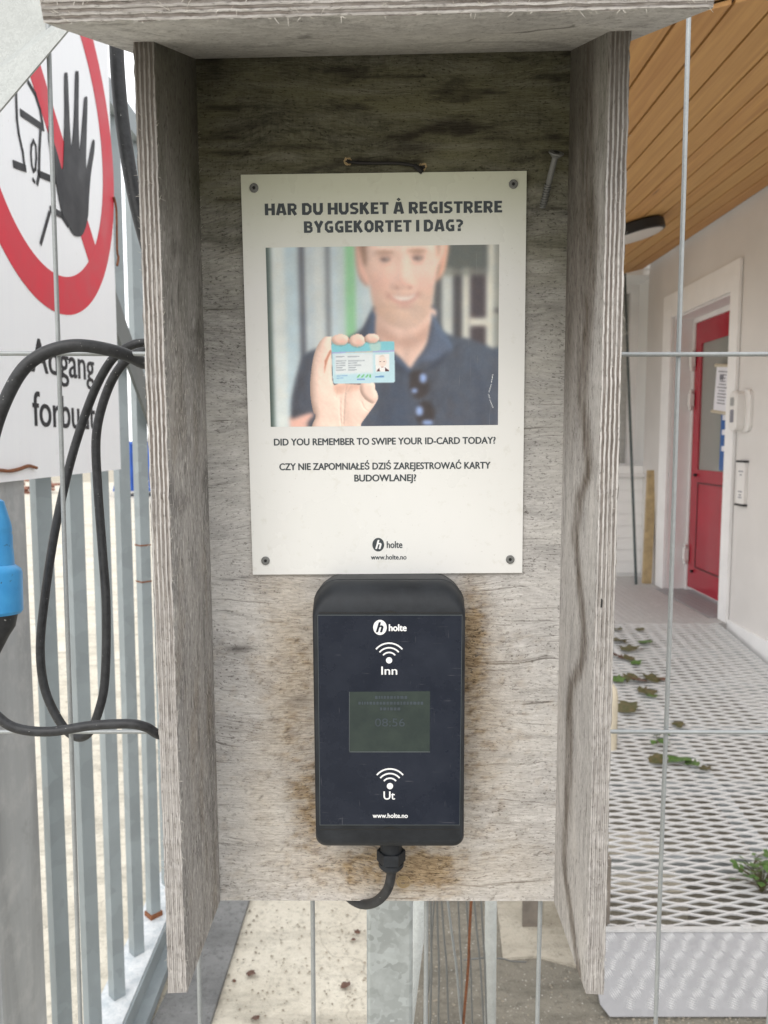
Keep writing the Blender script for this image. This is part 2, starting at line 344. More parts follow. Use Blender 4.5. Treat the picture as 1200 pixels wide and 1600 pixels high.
m.set(base=c, rough=m.rng(n1, .3, .7, .42, .6), spec=.45).bump(n1, .0004, .4); M['rubber'] = m.m
M['galv'] = galv('galvanised steel', (.46, .49, .505), 26, .5, .35, .1)
m = MT('streaky galvanised tube'); v = m.obj(); n1 = m.noise(m.map(v, (9, 9, 1.3)), 1, 6, .65, .5); n2 = m.noise(v, 14, 6, .7); n3 = m.noise(m.map(v, (90, 90, 4)), 1, 3)
c = m.mix(m.rng(n1, .32, .68), (.29, .305, .315), (.47, .495, .51)); c = m.mix(m.rng(n2, .50, .68, 0, .5), c, (.56, .57, .57)); c = m.mix(m.rng(n3, .62, .74, 0, .18), c, (.36, .31, .25)); c = m.mix(m.rng(n2, .28, .4, .4, 0), c, (.22, .225, .23))
m.set(base=c, rough=.5, metal=.25).bump(n2, .0005, .3); M['galv_streak'] = m.m
M['galv_post'] = galv('spangled galvanised post', (.44, .475, .48), 75, .42, .5, .22, (1.5, 1.5, 1.5))
M['galv_bar'] = galv('dull galvanised bars', (.295, .335, .352), 22, .6, .2, .11)
M['brace'] = galv('dark weathered steel', (.17, .185, .185), 20, .6, .2, .05)
M['galv_pale'] = galv('pale galvanised plate', (.62, .65, .64), 160, .55, .15, .12)
M['galv_bracket'] = galv('pale galvanised sheet', (.42, .44, .43), 200, .6, .1, .16)
m = MT('white blotched rail'); v = m.obj(); n1 = m.noise(v, 45, 6, .7); n2 = m.noise(v, 90, 4, .7)
c = m.mix(m.rng(n1, .35, .65), (.5, .55, .58), (.78, .8, .81)); c = m.mix(m.rng(n2, .6, .7, 0, .7), c, (.22, .24, .26)); m.set(base=c, rough=.7, metal=.1); M['rail'] = m.m
M['wire'] = galv('galvanised wire', (.33, .35, .355), 300, .45, .35, .15)
M['old_wire'] = galv('dull fence wire', (.2, .205, .2), 300, .6, .3)
M['rust'] = plain('rust', (.20, .075, .032), .9, 0, .4, 200, .0006)
m = MT('white sign face'); v = m.obj(); n1 = m.noise(v, 6, 4); n2 = m.noise(m.map(v, (200, 200, 3)), 1, 2); n3 = m.noise(v, 90, 3)
c = m.mix(m.rng(n2, .4, .6), (.85, .87, .905), (.865, .885, .915)); c = m.mix(m.rng(n3, .7, .76, 0, .3), c, (.4, .38, .3)); m.set(base=c, rough=.38); M['sign'] = m.m
M['sign_red'] = plain('red sign print', (.62, .035, .06), .5, 0, .08, 15, spec=.25)
M['sign_black'] = plain('black sign print', (.020, .021, .026), .5, 0, .1, 15, spec=.2)
m = MT('scuffed blue plastic'); v = m.obj(); n1 = m.noise(v, 60, 5); n2 = m.noise(v, 260, 3)
c = m.mix(m.rng(n1, .3, .7), (.035, .27, .60), (.06, .35, .70)); c = m.mix(m.rng(n2, .68, .72, 0, .8), c, (.02, .03, .05)); m.set(base=c, rough=.42); M['blue'] = m.m
def ground(name, a, b, dots, crack, pebble=(.5, .48, .44)):
    m = MT(name); v = m.obj(); n1 = m.noise(v, 2.2, 6, .6); n2 = m.noise(v, 38, 5, .7); n3 = m.noise(v, 130, 3, .6)
    vc = m.n('Mix', {0: .25}, data_type='VECTOR'); m.put(vc.inputs[4], v); m.put(vc.inputs[5], m.n('TexNoise', {'Vector': v, 'Scale': 4, 'Detail': 4}).outputs['Color'])
    vo = m.n('TexVoronoi', {'Vector': vc.outputs[1], 'Scale': 1.25}, feature='DISTANCE_TO_EDGE')
    pv = m.n('TexVoronoi', {'Vector': v, 'Scale': 95})
    n4 = m.noise(m.map(v, (1.2, 5, 1)), 1.6, 6, .7); n5 = m.noise(v, 70, 4, .75)
    c = m.mix(m.rng(n1, .3, .7), a, b); c = m.mix(m.rng(n4, .48, .66, 0, .6), c, tuple(x * .55 for x in a)); c = m.mix(m.rng(n2, .52, .72, 0, .6), c, tuple(x * .5 for x in a)); c = m.mix(m.rng(n5, .60, .70, 0, .7), c, tuple(x * .28 for x in a))
    c = m.mix(m.rng(n2, .25, .42, .4, 0), c, tuple(min(1, x * 1.25) for x in b))
    c = m.mix(m.math('MULTIPLY', m.rng(pv.outputs['Distance'], .16, .24, 1, 0), m.rng(n3, .5, .6, 0, dots)), c, pebble)
    if crack: c = m.mix(m.rng(vo, .0008, .0035, crack, 0), c, (.1, .08, .06))
    m.set(base=c, rough=.95, spec=.2).bump(m.math('ADD', n2, n3), .006, .7); return m.m
M['yard'] = ground('sandy pale concrete', (.60, .555, .46), (.74, .70, .60), .25, .3)
M['pave'] = ground('exposed aggregate concrete', (.185, .17, .14), (.275, .255, .21), .95, .5, (.62, .6, .56))
M['kerb'] = ground('speckled grey concrete', (.19, .192, .192), (.30, .303, .30), .95, 0, (.11, .11, .11))  # darker grey than the yard, with dark speckles
M['block'] = ground('beige concrete', (.42, .38, .31), (.52, .48, .4), .5, 0)
M['grit'] = plain('sandy grit', (.30, .265, .21), .9, 0, .35, 3)
M['soil'] = ground('distant gravel', (.42, .38, .30), (.5, .46, .38), .2, 0)
m = MT('pine soffit boards'); v = m.obj(); a = m.attr('board'); sx = m.n('SeparateColor', {0: a.outputs['Color']})
g = m.noise(m.map(v, (40, 1.6, 40)), 1, 5, .6, .8); k = m.n('TexVoronoi', {'Vector': m.map(v, (9, 1.4, 9)), 'Scale': 1}); 
c = m.mix(m.rng(g, .3, .7), (.42, .205, .062), (.62, .345, .118)); c = m.mix(m.rng(sx.outputs[0], 0, 1, 0, .55), c, (.50, .24, .09)); c = m.mix(m.rng(sx.outputs[1], 0, 1, 0, .35), c, (.58, .38, .14))
c = m.mix(m.rng(k.outputs['Distance'], .03, .09, .75, 0), c, (.12, .055, .02)); m.set(base=c, rough=.6).bump(g, .0008, .3); M['pine'] = m.m
M['groove'] = plain('dark board groove', (.05, .022, .01), .8)
M['wall'] = plain('greige wall panel', (.66, .635, .615), .75, 0, .05, 3)
M['trim'] = plain('white painted trim', (.82, .81, .805), .55, 0, .04, 8)
M['reveal'] = plain('off white reveal', (.74, .71, .705), .6, 0, .04, 6)
M['white_wall'] = plain('white weatherboard', (.93, .93, .92), .6, 0, .02, 6)
M['red_door'] = plain('glossy red door paint', (.36, .014, .032), .18, 0, .12, 3, spec=.6)
M['red_dark'] = plain('door groove', (.10, .008, .012), .5)
m = MT('door glass'); m.set(base=(.26, .265, .245), rough=.06, spec=.8); M['glass'] = m.m
M['pane'] = plain('pale window pane', (.5, .5, .48), .2)  # flat pale grey pane without any curtain
M['reflected_blue'] = plain('painted blue reflection', (.03, .12, .36), .4)  # colour of the reflection painted on the door glass
M['paper'] = plain('white paper', (.76, .76, .82), .6, 0, .03, 20)
M['ink'] = plain('grey print', (.2, .2, .24), .6)
M['white_plastic'] = plain('white plastic', (.74, .72, .70), .4, 0, .03, 20)
M['grey_plastic'] = plain('grey plastic', (.3, .3, .3), .4)
M['dark_frame'] = plain('black lamp housing', (.012, .012, .014), .5)
M['diffuser'] = plain('milky lamp cover', (.62, .60, .57), .4, 0, .02)
M['timber'] = plain('pale new timber', (.47, .35, .19), .7, 0, .2, 18, .0008)
M['old_timber'] = plain('grey brown timber', (.19, .165, .14), .85, 0, .25, 25, .001)
M['cream_post'] = plain('cream weathered wood', (.55, .49, .38), .8, 0, .15, 25, .001)
M['alu'] = galv('matt aluminium grating', (.66, .66, .66), 120, .45, .3, .06)
M['tread'] = galv('aluminium tread plate', (.33, .33, .34), 40, .5, .25, .08, (1.1, 1.1, 1.1))
M['ridge'] = galv('worn ridges with painted glint', (.72, .72, .72), 90, .42, .2, .05, (1.1, 1.1, 1.1))  # paler for wear and to paint in the light the ridges catch
M['tread_dark'] = galv('worn landing plate', (.50, .49, .485), 90, .5, .2, .1)
M['rod'] = plain('dark green rod', (.07, .09, .09), .5)
def leafmat(name, a, b):
    m = MT(name); v = m.obj(); n = m.noise(v, 70, 4)
    m.set(base=m.mix(m.rng(n, .35, .65), a, b), rough=.5); return m.m
M['leaf_g'] = leafmat('green leaf', (.045, .105, .022), (.10, .175, .04))
M['leaf_m'] = leafmat('fading leaf', (.055, .065, .022), (.12, .095, .045))
M['leaf_b'] = leafmat('brown leaf', (.075, .03, .018), (.14, .065, .035))
M['brick'] = plain('brick rubble', (.30, .15, .11), .9, 0, .4, 12, .01)
M['skip'] = plain('blue skip paint', (.025, .10, .42), .5, 0, .15, 3)

# ------------------------------------------------------------------ ground
bm = NB(); box(bm, (-400, -60, -.5), (400, 700, -.008)); struct('ground', bm, M['soil'])
XS = .03
bm = NB(); prism(bm, [(-30, -3, -.2), (XS, -3, -.2), (XS + .12, 30, -.2), (-30, 30, -.2)], (0, 0, .196)); struct('yard', bm, M['yard'])
bm = NB(); prism(bm, [(XS, -3, -.2), (9, -3, -.2), (9, 12, -.2), (XS + .05, 12, -.2)], (0, 0, .2)); struct('pavement', bm, M['pave'])
k1, k2, k3, k4 = Pz(236, 1600, .012), Pz(328, 1600, .012), Pz(388, 1410, .012), Pz(330, 1410, .012)
def ext(a, b, t): return a + (b - a) * t
kb = [ext(k1, k4, -1.2), ext(k2, k3, -1.2), ext(k2, k3, 4), ext(k1, k4, 4)]
bm = NB(); prism(bm, [(p.x, p.y, -.15) for p in kb], (0, 0, .163)); struct('kerb', bm, M['kerb'])

# ------------------------------------------------------------------ building on the right
WY0 = 4.67
def wx(y): return 2.14 + .01 * (y - WY0)                            # the long wall, nearly along the view
LZ = .46                                                             # landing level
WN = Vector((1, -.01, 0)).normalized(); WP = Vector((wx(0), 0, 0))
def Pw(px, py, off=0.0): return hit(px, py, WP + Vector((off, 0, 0)), WN)
WD = Vector((.01, 1, 0)).normalized()
YF = 6.40                                                            # white wing facing us
bld = empty('building', (2.3, 5.2, 0), 'greige building with a red glazed door under a sloping pine canopy', 'building')
y_near, y_far = Pw(1140, 970).y, Pw(1045, 915).y                     # door opening between the trims
y_near, y_far = 4.80, 5.80
zt = EYE + .915                                                       # top of the opening
zw0 = -.1; zw1 = 3.2
bm = NB()
def wallbox(bm, y0, y1, z0, z1, t=.22, off=0):
    prism(bm, [(wx(y0) + off, y0, z0), (wx(y1) + off, y1, z0), (wx(y1) + off + t, y1, z0), (wx(y0) + off + t, y0, z0)], (0, 0, z1 - z0))
wallbox(bm, 1.2, y_near, zw0, zw1, .6); wallbox(bm, y_far, YF, zw0, zw1, .6)
wallbox(bm, y_near, y_far, zt, zw1, .6); wallbox(bm, y_near, y_far, zw0, LZ - .01, .6)
obj('wall', bm, M['wall'], bld, world=True)
bm = NB(); tw = .115                                                 # white casing round the opening, 20 mm proud
def trimbox(bm, y0, y1, z0, z1, p=.022): wallbox(bm, y0, y1, z0, z1, p - .003, -p)
trimbox(bm, y_near - tw, y_near, LZ, zt + .175); trimbox(bm, y_far, y_far + .17, LZ, zt + .175); trimbox(bm, y_near + .001, y_far - .001, zt, zt + .174, .021)
for yy in (y_near - tw / 2, y_far + tw / 2):
    for zz in (LZ + .3, LZ + .9, LZ + 1.5, zt + .08):
        lathe(bm, [(.007, 0), (.006, .003)], axisM((wx(yy) - .022, yy, zz), (-1, 0, 0)), 8)
obj('door_trim', bm, M['trim'], bld, world=True)
bm = NB()
wallbox(bm, y_far - .012, y_far - .001, LZ, zt - .001, .25, .001); wallbox(bm, y_near + .001, y_near + .012, LZ, zt - .001, .25, .001)
wallbox(bm, y_near + .013, y_far - .013, zt - .012, zt - .001, .25, .001)
obj('door_reveal', bm, M['reveal'], bld, world=True)
DO = .14                                                             # set-back of the door
bm = NB()                                                            # frame + leaf
fr = .035
wallbox(bm, y_far - .013 - fr, y_far - .013, LZ, zt - .013, .07, DO); wallbox(bm, y_near + .013, y_near + .013 + fr, LZ, zt - .013, .07, DO)
wallbox(bm, y_near + .013 + fr, y_far - .013 - fr, zt - .013 - fr, zt - .013, .07, DO)
obj('door_frame', bm, M['reveal'], bld, world=True)
d0, d1, dz0, dz1 = y_near + .05, y_far - .05, LZ + .03, zt - .05
gz0, gz1 = EYE - .205, EYE + .705                                      # glazing
bm = NB(); s_ = .11
wallbox(bm, d0, d0 + s_, dz0, dz1, .045, DO + .008); wallbox(bm, d1 - s_, d1, dz0, dz1, .045, DO + .008)
wallbox(bm, d0 + s_, d1 - s_, gz1, dz1, .045, DO + .008); wallbox(bm, d0 + s_, d1 - s_, dz0, gz0, .045, DO + .008)
door = obj('door', bm, M['red_door'], bld, world=True)
tag(door, 'red door with a glazed upper half')
bm = NB(); g0, g1 = d0 + s_ + .05, d1 - s_ - .02; pz0, pz1 = dz0 + .16, gz0 - .09
for a, b, c_, e in ((g0, g1, pz0, pz0 + .012), (g0, g1, pz1 - .012, pz1), (g0, g0 + .012, pz0 + .012, pz1 - .012), (g1 - .014, g1, pz0 + .012, pz1 - .012)):
    wallbox(bm, a, b, c_, e, .004, DO + .005)
obj('panel_moulding', bm, M['red_dark'], door, world=True)
bm = NB(); wallbox(bm, d0 + s_, d1 - s_, gz0, gz1, .01, DO + .02); obj('glass', bm, M['glass'], door, world=True)
bm = NB(); wallbox(bm, d0 + s_ - .002, d1 - s_ - .36, gz0 + .01, gz0 + .47, .003, DO + .015)
bs = obj('blue_reflection', bm, M['reflected_blue'], door, world=True)  # blue reflection in the glass, painted on as a flat sheet
bm = NB()
for zz in (.14, .25, .35):
    bm = NB(); wallbox(bm, d1 - s_ - .44, d1 - s_ - .39, gz0 + zz, gz0 + zz + .035, .002, DO + .012); obj('white_reflection', bm, M['paper'], bs, world=True)  # pale marks within the painted reflection
for zz in (LZ + .23, EYE + .26, EYE + .55):
    bm = NB(); wallbox(bm, y_far - .075, y_far - .03, zz, zz + .09, .03, DO - .03)
    lathe(bm, [(.012, 0), (.012, .15)], axisM((wx(y_far) + DO - .015, y_far - .045, zz - .03), (0, 0, 1)), 10)
    obj('hinge', bm, M['white_plastic'], door, world=True)
for zz in (LZ + .16, gz0 - .04):
    bm = NB(); lathe(bm, [(.011, 0), (.011, .02)], axisM((wx(d1 - .1) + DO + .009, d1 - .1, zz), (-1, 0, 0)), 10); obj('door_plug', bm, M['dark_frame'], door, world=True)
bm = NB(); wallbox(bm, 1.3, y_near - tw - .002, LZ - .42, LZ + .02, .012, -.014); obj('base_flashing', bm, M['trim'], bld, world=True)

# canopy: soffit boards running along the wall, falling away from it
SN = Vector((.25, 0, -1)).normalized(); hw = 1.39
def soff_z(x, y): return EYE + hw + .25 * (x - 2.07)
Y0S, Y1S, X0S = 2.03, YF - .002, .60
nb = 11; wB = (2.11 - X0S) / nb
cn = empty('canopy', (1.3, 4, 2.6)); cn.parent = bld; cn.matrix_parent_inverse = bld.matrix_world.inverted()
bm = NB(); lay = bm.loops.layers.float_color.new('board')
for i in range(nb):
    a, b = X0S + i * wB + .005, X0S + (i + 1) * wB - .005
    n0 = len(bm.faces)
    prism(bm, [(a, Y0S, soff_z(a, 0)), (b, Y0S, soff_z(b, 0)), (b, Y1S, soff_z(b, 0)), (a, Y1S, soff_z(a, 0))], (0, 0, .02))
    bm.faces.ensure_lookup_table(); cc_ = (random.random() ** 2 * (1 if i % 3 == 0 else .5), random.random(), 0, 1)
    for f in bm.faces[n0:]:
        for lp in f.loops: lp[lay] = cc_
obj('soffit_boards', bm, M['pine'], cn, world=True)
bm = NB(); prism(bm, [(X0S, Y0S, soff_z(X0S, 0) + .012), (2.11, Y0S, soff_z(2.11, 0) + .012), (2.11, Y1S, soff_z(2.11, 0) + .012), (X0S, Y1S, soff_z(X0S, 0) + .012)], (0, 0, .006))
obj('groove_backing', bm, M['groove'], cn, world=True)
bm = NB(); prism(bm, [(X0S - .03, Y0S - .03, soff_z(X0S - .03, 0) + .022), (2.105, Y0S - .03, soff_z(2.105, 0) + .022), (2.105, Y1S, soff_z(2.105, 0) + .022), (X0S - .03, Y1S, soff_z(X0S - .03, 0) + .022)], (0, 0, .16))
obj('canopy_roof', bm, M['trim'], cn, world=True)
# round lamp under the canopy
lc = hit(990, 352, Vector((2.07, 0, EYE + hw)), SN)
lm = empty('ceiling_lamp', lc, 'round black ceiling lamp with milky cover under the pine canopy', 'lamp')
upv = -SN
bm = NB(); lathe(bm, [(.155, -.002), (.165, -.012), (.165, -.058), (.158, -.064), (.150, -.064), (.150, -.06)], axisM(lc, upv), 40); obj('lamp_housing', bm, M['dark_frame'], lm, 40, world=True)
bm = NB(); lathe(bm, [(.149, -.055), (.149, -.066), (.14, -.070), (.02, -.071)], axisM(lc, upv), 40); obj('lamp_cover', bm, M['diffuser'], lm, 40, world=True)

# white wing with a deep window, facing us past the end of the wall
wing = empty('white_wing', (1.6, YF, 0), 'white weatherboarded house wing with a deep window behind the canopy', 'house')
xr = 2.205; wz0, wz1 = EYE - .26, EYE + 1.35; xl = 1.15
bm = NB()
for a, b, c_, e in ((-.2, xl, -.1, 3.6), (xr, 2.7, -.1, 3.6), (xl, xr, wz1, 3.6), (xl, xr, -.1, wz0)): box(bm, (a, YF + .001, c_), (b, YF + .5, e))
zz = LZ + .02
while zz < 3.5:
    for a, b in (((-.2, xl), (xr - .0, wx(YF))) if wz0 - .02 < zz < wz1 else ((-.2, wx(YF)),)):
        if b - a > .01: prism(bm, [(a, YF - .012, zz), (a, YF - .004, zz + .098), (a, YF, zz + .098), (a, YF, zz)], (b - a, 0, 0))
    zz += .1
obj('weatherboard_wall', bm, M['white_wall'], wing, world=True)
bm = NB(); box(bm, (xl, YF + .44, wz0), (xr, YF + .5, wz1)); wn = obj('window', bm, M['pane'], wing, world=True)
bm = NB(); box(bm, (xr - .07, YF + .38, wz0), (xr - .001, YF + .43, wz1)); box(bm, (xl, YF + .38, wz0), (xl + .07, YF + .43, wz1))
box(bm, (xl + .071, YF + .38, wz1 - .07), (xr - .071, YF + .43, wz1)); box(bm, (xl + .071, YF + .38, wz0), (xr - .071, YF + .43, wz0 + .07))
obj('frame', bm, M['trim'], wn, world=True)
bm = NB(); box(bm, (xl - .05, YF - .05, wz0 - .035), (xr - .01, YF + .37, wz0 - .004)); obj('sill', bm, M['trim'], wn, world=True)

# things on and by the wall
def wall_empty(name, px, py, label, cat, off=0): p = Pw(px, py, off); return empty(name, p, label, cat), p
def wallM(p): return Matrix.Translation(p) @ Matrix(((WD.x, 0, -WN.x, 0), (WD.y, 0, -WN.y, 0), (0, 1, 0, 0), (0, 0, 0, 1)))   # u along wall away, v up, w out of the wall
def rrect(bm, w, h, r, d0, d1, Mx, seg=5, ins=0.0):
    o = []
    for cx, cy, a0 in ((w / 2 - r, h / 2 - r, 0), (-w / 2 + r, h / 2 - r, 90), (-w / 2 + r, -h / 2 + r, 180), (w / 2 - r, -h / 2 + r, 270)):
        for k in range(seg + 1):
            a = R(a0 + 90 * k / seg); o.append((cx + r * math.cos(a), cy + r * math.sin(a)))
    rings = [[bm.verts.new(Mx @ Vector((x, y, d0))) for x, y in o], [bm.verts.new(Mx @ Vector((x, y, d1 - ins))) for x, y in o],
             [bm.verts.new(Mx @ Vector((x * (1 - 2 * ins / w), y * (1 - 2 * ins / h), d1))) for x, y in o]]
    n = len(o)
    for a, b in zip(rings, rings[1:]):
        for k in range(n): bm.faces.new((a[k], a[(k + 1) % n], b[(k + 1) % n], b[k]))
    bm.faces.new(rings[0][::-1]); bm.faces.new(rings[-1])
it, p = wall_empty('intercom', 1166, 642, 'white rounded door intercom beside the red door', 'intercom'); Mw = wallM(p)
bm = NB(); rrect(bm, .17, .25, .05, -.0, .02, Mw, ins=.004); obj('back_plate', bm, M['white_plastic'], it, 40, world=True)
Mh = Mw @ Matrix.Translation((.02, 0, .02))
bm = NB(); rrect(bm, .10, .235, .04, 0, .055, Mh, ins=.008); hs = obj('handset', bm, M['white_plastic'], it, 40, world=True)
bm = NB(); rrect(bm, .045, .05, .006, .055, .058, Mh @ Matrix.Translation((0, .055, 0))); obj('speaker_grille', bm, M['grey_plastic'], hs, world=True)
bm = NB(); rrect(bm, .045, .075, .006, .055, .057, Mh @ Matrix.Translation((0, -.03, 0))); obj('keypad', bm, M['ink'], hs, world=True)
sp_, p = wall_empty('name_plate', 1162, 755, 'narrow white name plate with dark end caps below the intercom', 'sign'); Mw = wallM(p)
bm = NB(); rrect(bm, .10, .245, .003, 0, .02, Mw); pl = obj('plate', bm, M['white_plastic'], sp_, world=True)
for s in (-1, 1):
    bm = NB(); rrect(bm, .112, .012, .002, 0, .026, Mw @ Matrix.Translation((0, s * .129, 0))); obj('end_cap', bm, M['dark_frame'], sp_, world=True)
bm = NB()
for a, b in ((.07, .06), (.05, .03), (-.05, .05), (-.07, .03), (-.085, .045)): rrect(bm, b, .007, .002, .02, .0205, Mw @ Matrix.Translation((.0, a, 0)))
obj('print', bm, M['ink'], sp_, world=True)
# hanging notice in front of the door glass
pn = hit(1129, 608, WP + Vector((DO - .02, 0, 0)), WN)
no = empty('hanging_notice', pn, 'white paper notice between two rods hanging on the door glass', 'notice'); Mw = wallM(pn) @ Matrix.Rotation(R(6), 4, 'Z')
bm = NB(); rrect(bm, .225, .30, .003, 0, .004, Mw); ppr = obj('paper', bm, M['paper'], no, world=True)
for s in (-1, 1):
    bm = NB(); lathe(bm, [(.011, -.13), (.011, .13)], Mw @ Matrix.Translation((0, s * .155, .004)) @ Matrix.Rotation(R(90), 4, 'Y'), 10); obj('rod', bm, M['cream_post'], no, world=True)
bm = NB()
for i in range(11): rrect(bm, .08 + .09 * random.random(), .007, .002, .004, .0045, Mw @ Matrix.Translation((0, .115 - .021 * i, 0)))
rrect(bm, .06, .03, .002, .004, .0045, Mw @ Matrix.Translation((.02, .075, 0))); obj('print', bm, M['ink'], no, world=True)
# pale plank and rod leaning by the corner
bm = NB(); a, b = Pz(1017, 913, LZ), Py(1020, 735, 6.13); a.y = 6.0; a.x = (1016 - 600) / 1200 * 6.02
dv = b - a; prism(bm, [a + Vector((-.035, 0, 0)), a + Vector((.03, 0, 0)), a + Vector((.03, .04, 0)), a + Vector((-.035, .04, 0))], dv)
tag(obj('timber_plank', bm, M['timber']), 'pale timber plank standing upright by the far door trim', 'plank')
bm = NB(); a = Pz(994, 913, LZ); b = Py(976, 428, 6.2); tube(bm, [a, b], .011, 8)
tag(obj('steel_rod', bm, M['rod']), 'thin dark rod leaning in front of the white wing', 'rod')

# ------------------------------------------------------------------ landing and ramp of expanded metal
RY0, RZ0, RY1 = 2.155, .133, WY0
XL, XR = .605, 2.07
rs = (LZ - RZ0) / (RY1 - RY0)
def strand(bm, y, zf, x0, x1, lwd, ph, h, wdt, th, tilt):
    pts = []; x = x0; n = int((x1 - x0) / (lwd / 8)) + 1
    for i in range(n + 1):
        xx = x0 + i * lwd / 8; u = ((xx / lwd + ph) % 1)
        tri = abs(u * 2 - 1); tri = min(1, max(0, (tri - .05) / .90))     # flat knuckles, straight legs
        pts.append((xx, y + (tri - .5) * h))
    rows = [[], [], [], []]
    for xx, yy in pts:
        z = zf(yy)
        rows[0].append(bm.verts.new((xx, yy - wdt / 2, z + tilt))); rows[1].append(bm.verts.new((xx, yy + wdt / 2, z - tilt)))
        rows[2].append(bm.verts.new((xx, yy + wdt / 2, z - tilt - th))); rows[3].append(bm.verts.new((xx, yy - wdt / 2, z + tilt - th)))
    for k in range(4):
        A, B = rows[k], rows[(k + 1) % 4]
        for i in range(len(pts) - 1): bm.faces.new((A[i], A[i + 1], B[i + 1], B[i]))
def ramp_pt(px, py):
    n = Vector((0, -rs, 1)).normalized(); p = hit(px, py, Vector((0, RY0, RZ0 + .006)), n)
    return p if p.y < RY1 else Pz(px, py, LZ + .006)
rp = empty('ramp', (1.3, 2.3, 0), 'aluminium ramp of expanded metal with a tread plate kick at its foot', 'ramp')
bm = NB(); pit = .0185; y = RY0 + .012; i = 0
while y < RY1:
    strand(bm, y, lambda q: RZ0 + rs * (q - RY0), XL + .01, XR, .142, .5 * (i & 1), pit - .0015, .0054, .0050, -.0008); y += pit; i += 1
obj('expanded_metal', bm, M['alu'], rp, world=True)
bm = NB()
for xx in (XL, XL + .72, XR): prism(bm, [(xx - .015, RY0, RZ0 - .012), (xx + .015, RY0, RZ0 - .012), (xx + .015, RY1, LZ - .012), (xx - .015, RY1, LZ - .012)], (0, 0, -.06))
for q in np.arange(RY0 + .35, RY1, .45): box(bm, (XL + .016, q, RZ0 + rs * (q - RY0) - .07), (XL + .704, q + .03, RZ0 + rs * (q - RY0) - .02)); box(bm, (XL + .736, q, RZ0 + rs * (q - RY0) - .07), (XR - .016, q + .03, RZ0 + rs * (q - RY0) - .02))
obj('support_frame', bm, M['galv'], rp, world=True)
pb = Pz(1000, 1588, .006).y                                          # foot of the kick plate
bm = NB(); U = Vector((0, pb - RY0, .006 - RZ0)); L_ = U.length; U.normalize(); Nn = Vector((1, 0, 0)).cross(U).normalized()
if Nn.z < 0: Nn = -Nn
o_ = Vector((XL - .005, RY0 - .004, RZ0 + .002)); W_ = XR - XL + .005
prism(bm, [o_, o_ + Vector((W_, 0, 0)), o_ + Vector((W_, 0, 0)) + U * L_, o_ + Vector((.02, 0, 0)) + U * L_, o_ + U * (L_ - .03)], -Nn * .004)
cell = .0575; q = 0
for r_ in range(int(L_ / (cell * .40)) + 1):
    for c_ in range(int(W_ / cell) + 1):
        cx = c_ * cell + (r_ % 2) * cell * .5 + .012 + .006 * r_; cy = .014 + r_ * cell * .43
        if cx > W_ - .02 or cy > L_ - .012: continue
        ori = r_ % 2
        for k in range(5):
            d = (k - 2) * .0062; a = R(24) if ori else R(62)
            ux, uy = math.cos(a), math.sin(a); vx, vy = -uy, ux; Lh = .0185 * (1 - .09 * abs(k - 2))
            c3 = lambda s, t, h_: o_ + Vector((1, 0, 0)) * (cx + ux * s + vx * (d + t)) + U * (cy + uy * s + vy * (d + t)) + Nn * h_
            if min(cx, W_ - cx) < .016: continue
            e = [bm.verts.new(c3(*z)) for z in ((-Lh, 0, .0002), (0, -.0017, .0002), (Lh, 0, .0002), (0, .0017, .0002), (-Lh * .5, 0, .0022), (Lh * .5, 0, .0022))]
            for f in ((0, 1, 4), (1, 5, 4), (1, 2, 5), (2, 3, 5), (3, 4, 5), (3, 0, 4)): bm.faces.new([e[z] for z in f]).material_index = 1
obj('tread_plate', bm, [M['tread'], M['ridge']], rp, world=True)
bm = NB(); box(bm, (XL - .005, RY0 - .008, RZ0 + .003), (XR, RY0 + .008, RZ0 + .011))
for xx in np.arange(XL + .14, XR, .315): box(bm, (xx, RY0 - .010, RZ0 + .012), (xx + .03, RY0 + .009, RZ0 + .016))
obj('nosing', bm, M['alu'], rp, world=True)
ld = empty('landing', (1.4, 5.3, LZ), 'grey metal landing with a patterned threshold plate before the red door', 'landing')
bm = NB(); y = RY1 + .01; i = 0
while y < YF - .05:
    strand(bm, y, lambda q: LZ, XL - .3, wx(y) - .03, .09, .5 * (i & 1), .019, .0095, .002, -.001); y += .0195; i += 1
box(bm, (XL - .3, RY1, LZ - .06), (2.05, YF - .06, LZ - .035))
obj('landing_grating', bm, M['tread_dark'], ld, world=True)
bm = NB(); zth = LZ + .004
box(bm, (wx(y_near) - .07, y_near + .014, LZ), (wx(y_near) + .2, y_far - .014, zth))
for i in range(6):
    for j in range(24):
        a, b = wx(y_near) - .05 + i * .042, y_near + .03 + j * .04 + (i % 2) * .02
        if b < y_far - .03: lathe(bm, [(.013, zth), (.009, zth + .003)], Matrix.Translation((a, b, 0)), 6)
obj('threshold_plate', bm, M['tread'], ld, world=True)
bm = NB()                                                            # what carries the ramp
a = Pz(838, 1452, 0); box(bm, (a.x - .02, a.y + .02, 0), (a.x + .5, a.y + .42, .115)); bb = struct('concrete_footing', bm, M['block'])
bm = NB(); ap = [Pz(775, 1402, .002), Pz(880, 1402, .002), Pz(900, 1512, .002), Pz(840, 1496, .002), Pz(786, 1500, .002)]; prism(bm, [(p.x, p.y, -.05) for p in ap], (0, 0, .058)); struct('concrete_apron', bm, M['block'])
bm = NB(); box(bm, (a.x - .045, a.y + .0, 0), (a.x + .015, a.y + .012, .17)); box(bm, (a.x - .03, a.y + .013, .12), (a.x + .02, a.y + .3, .17))
tag(obj('timber_bearer', bm, M['old_timber']), 'short grey brown timber piece standing by the ramp edge', 'timber')
bm = NB(); p0 = Pz(955, 1125, RZ0 + .25); pp = Pd(955, 1128, 2.9)
pb2 = ramp_pt(954, 1166); hp2 = (pb2 - C0).length * 98 / 1200 / 1.08
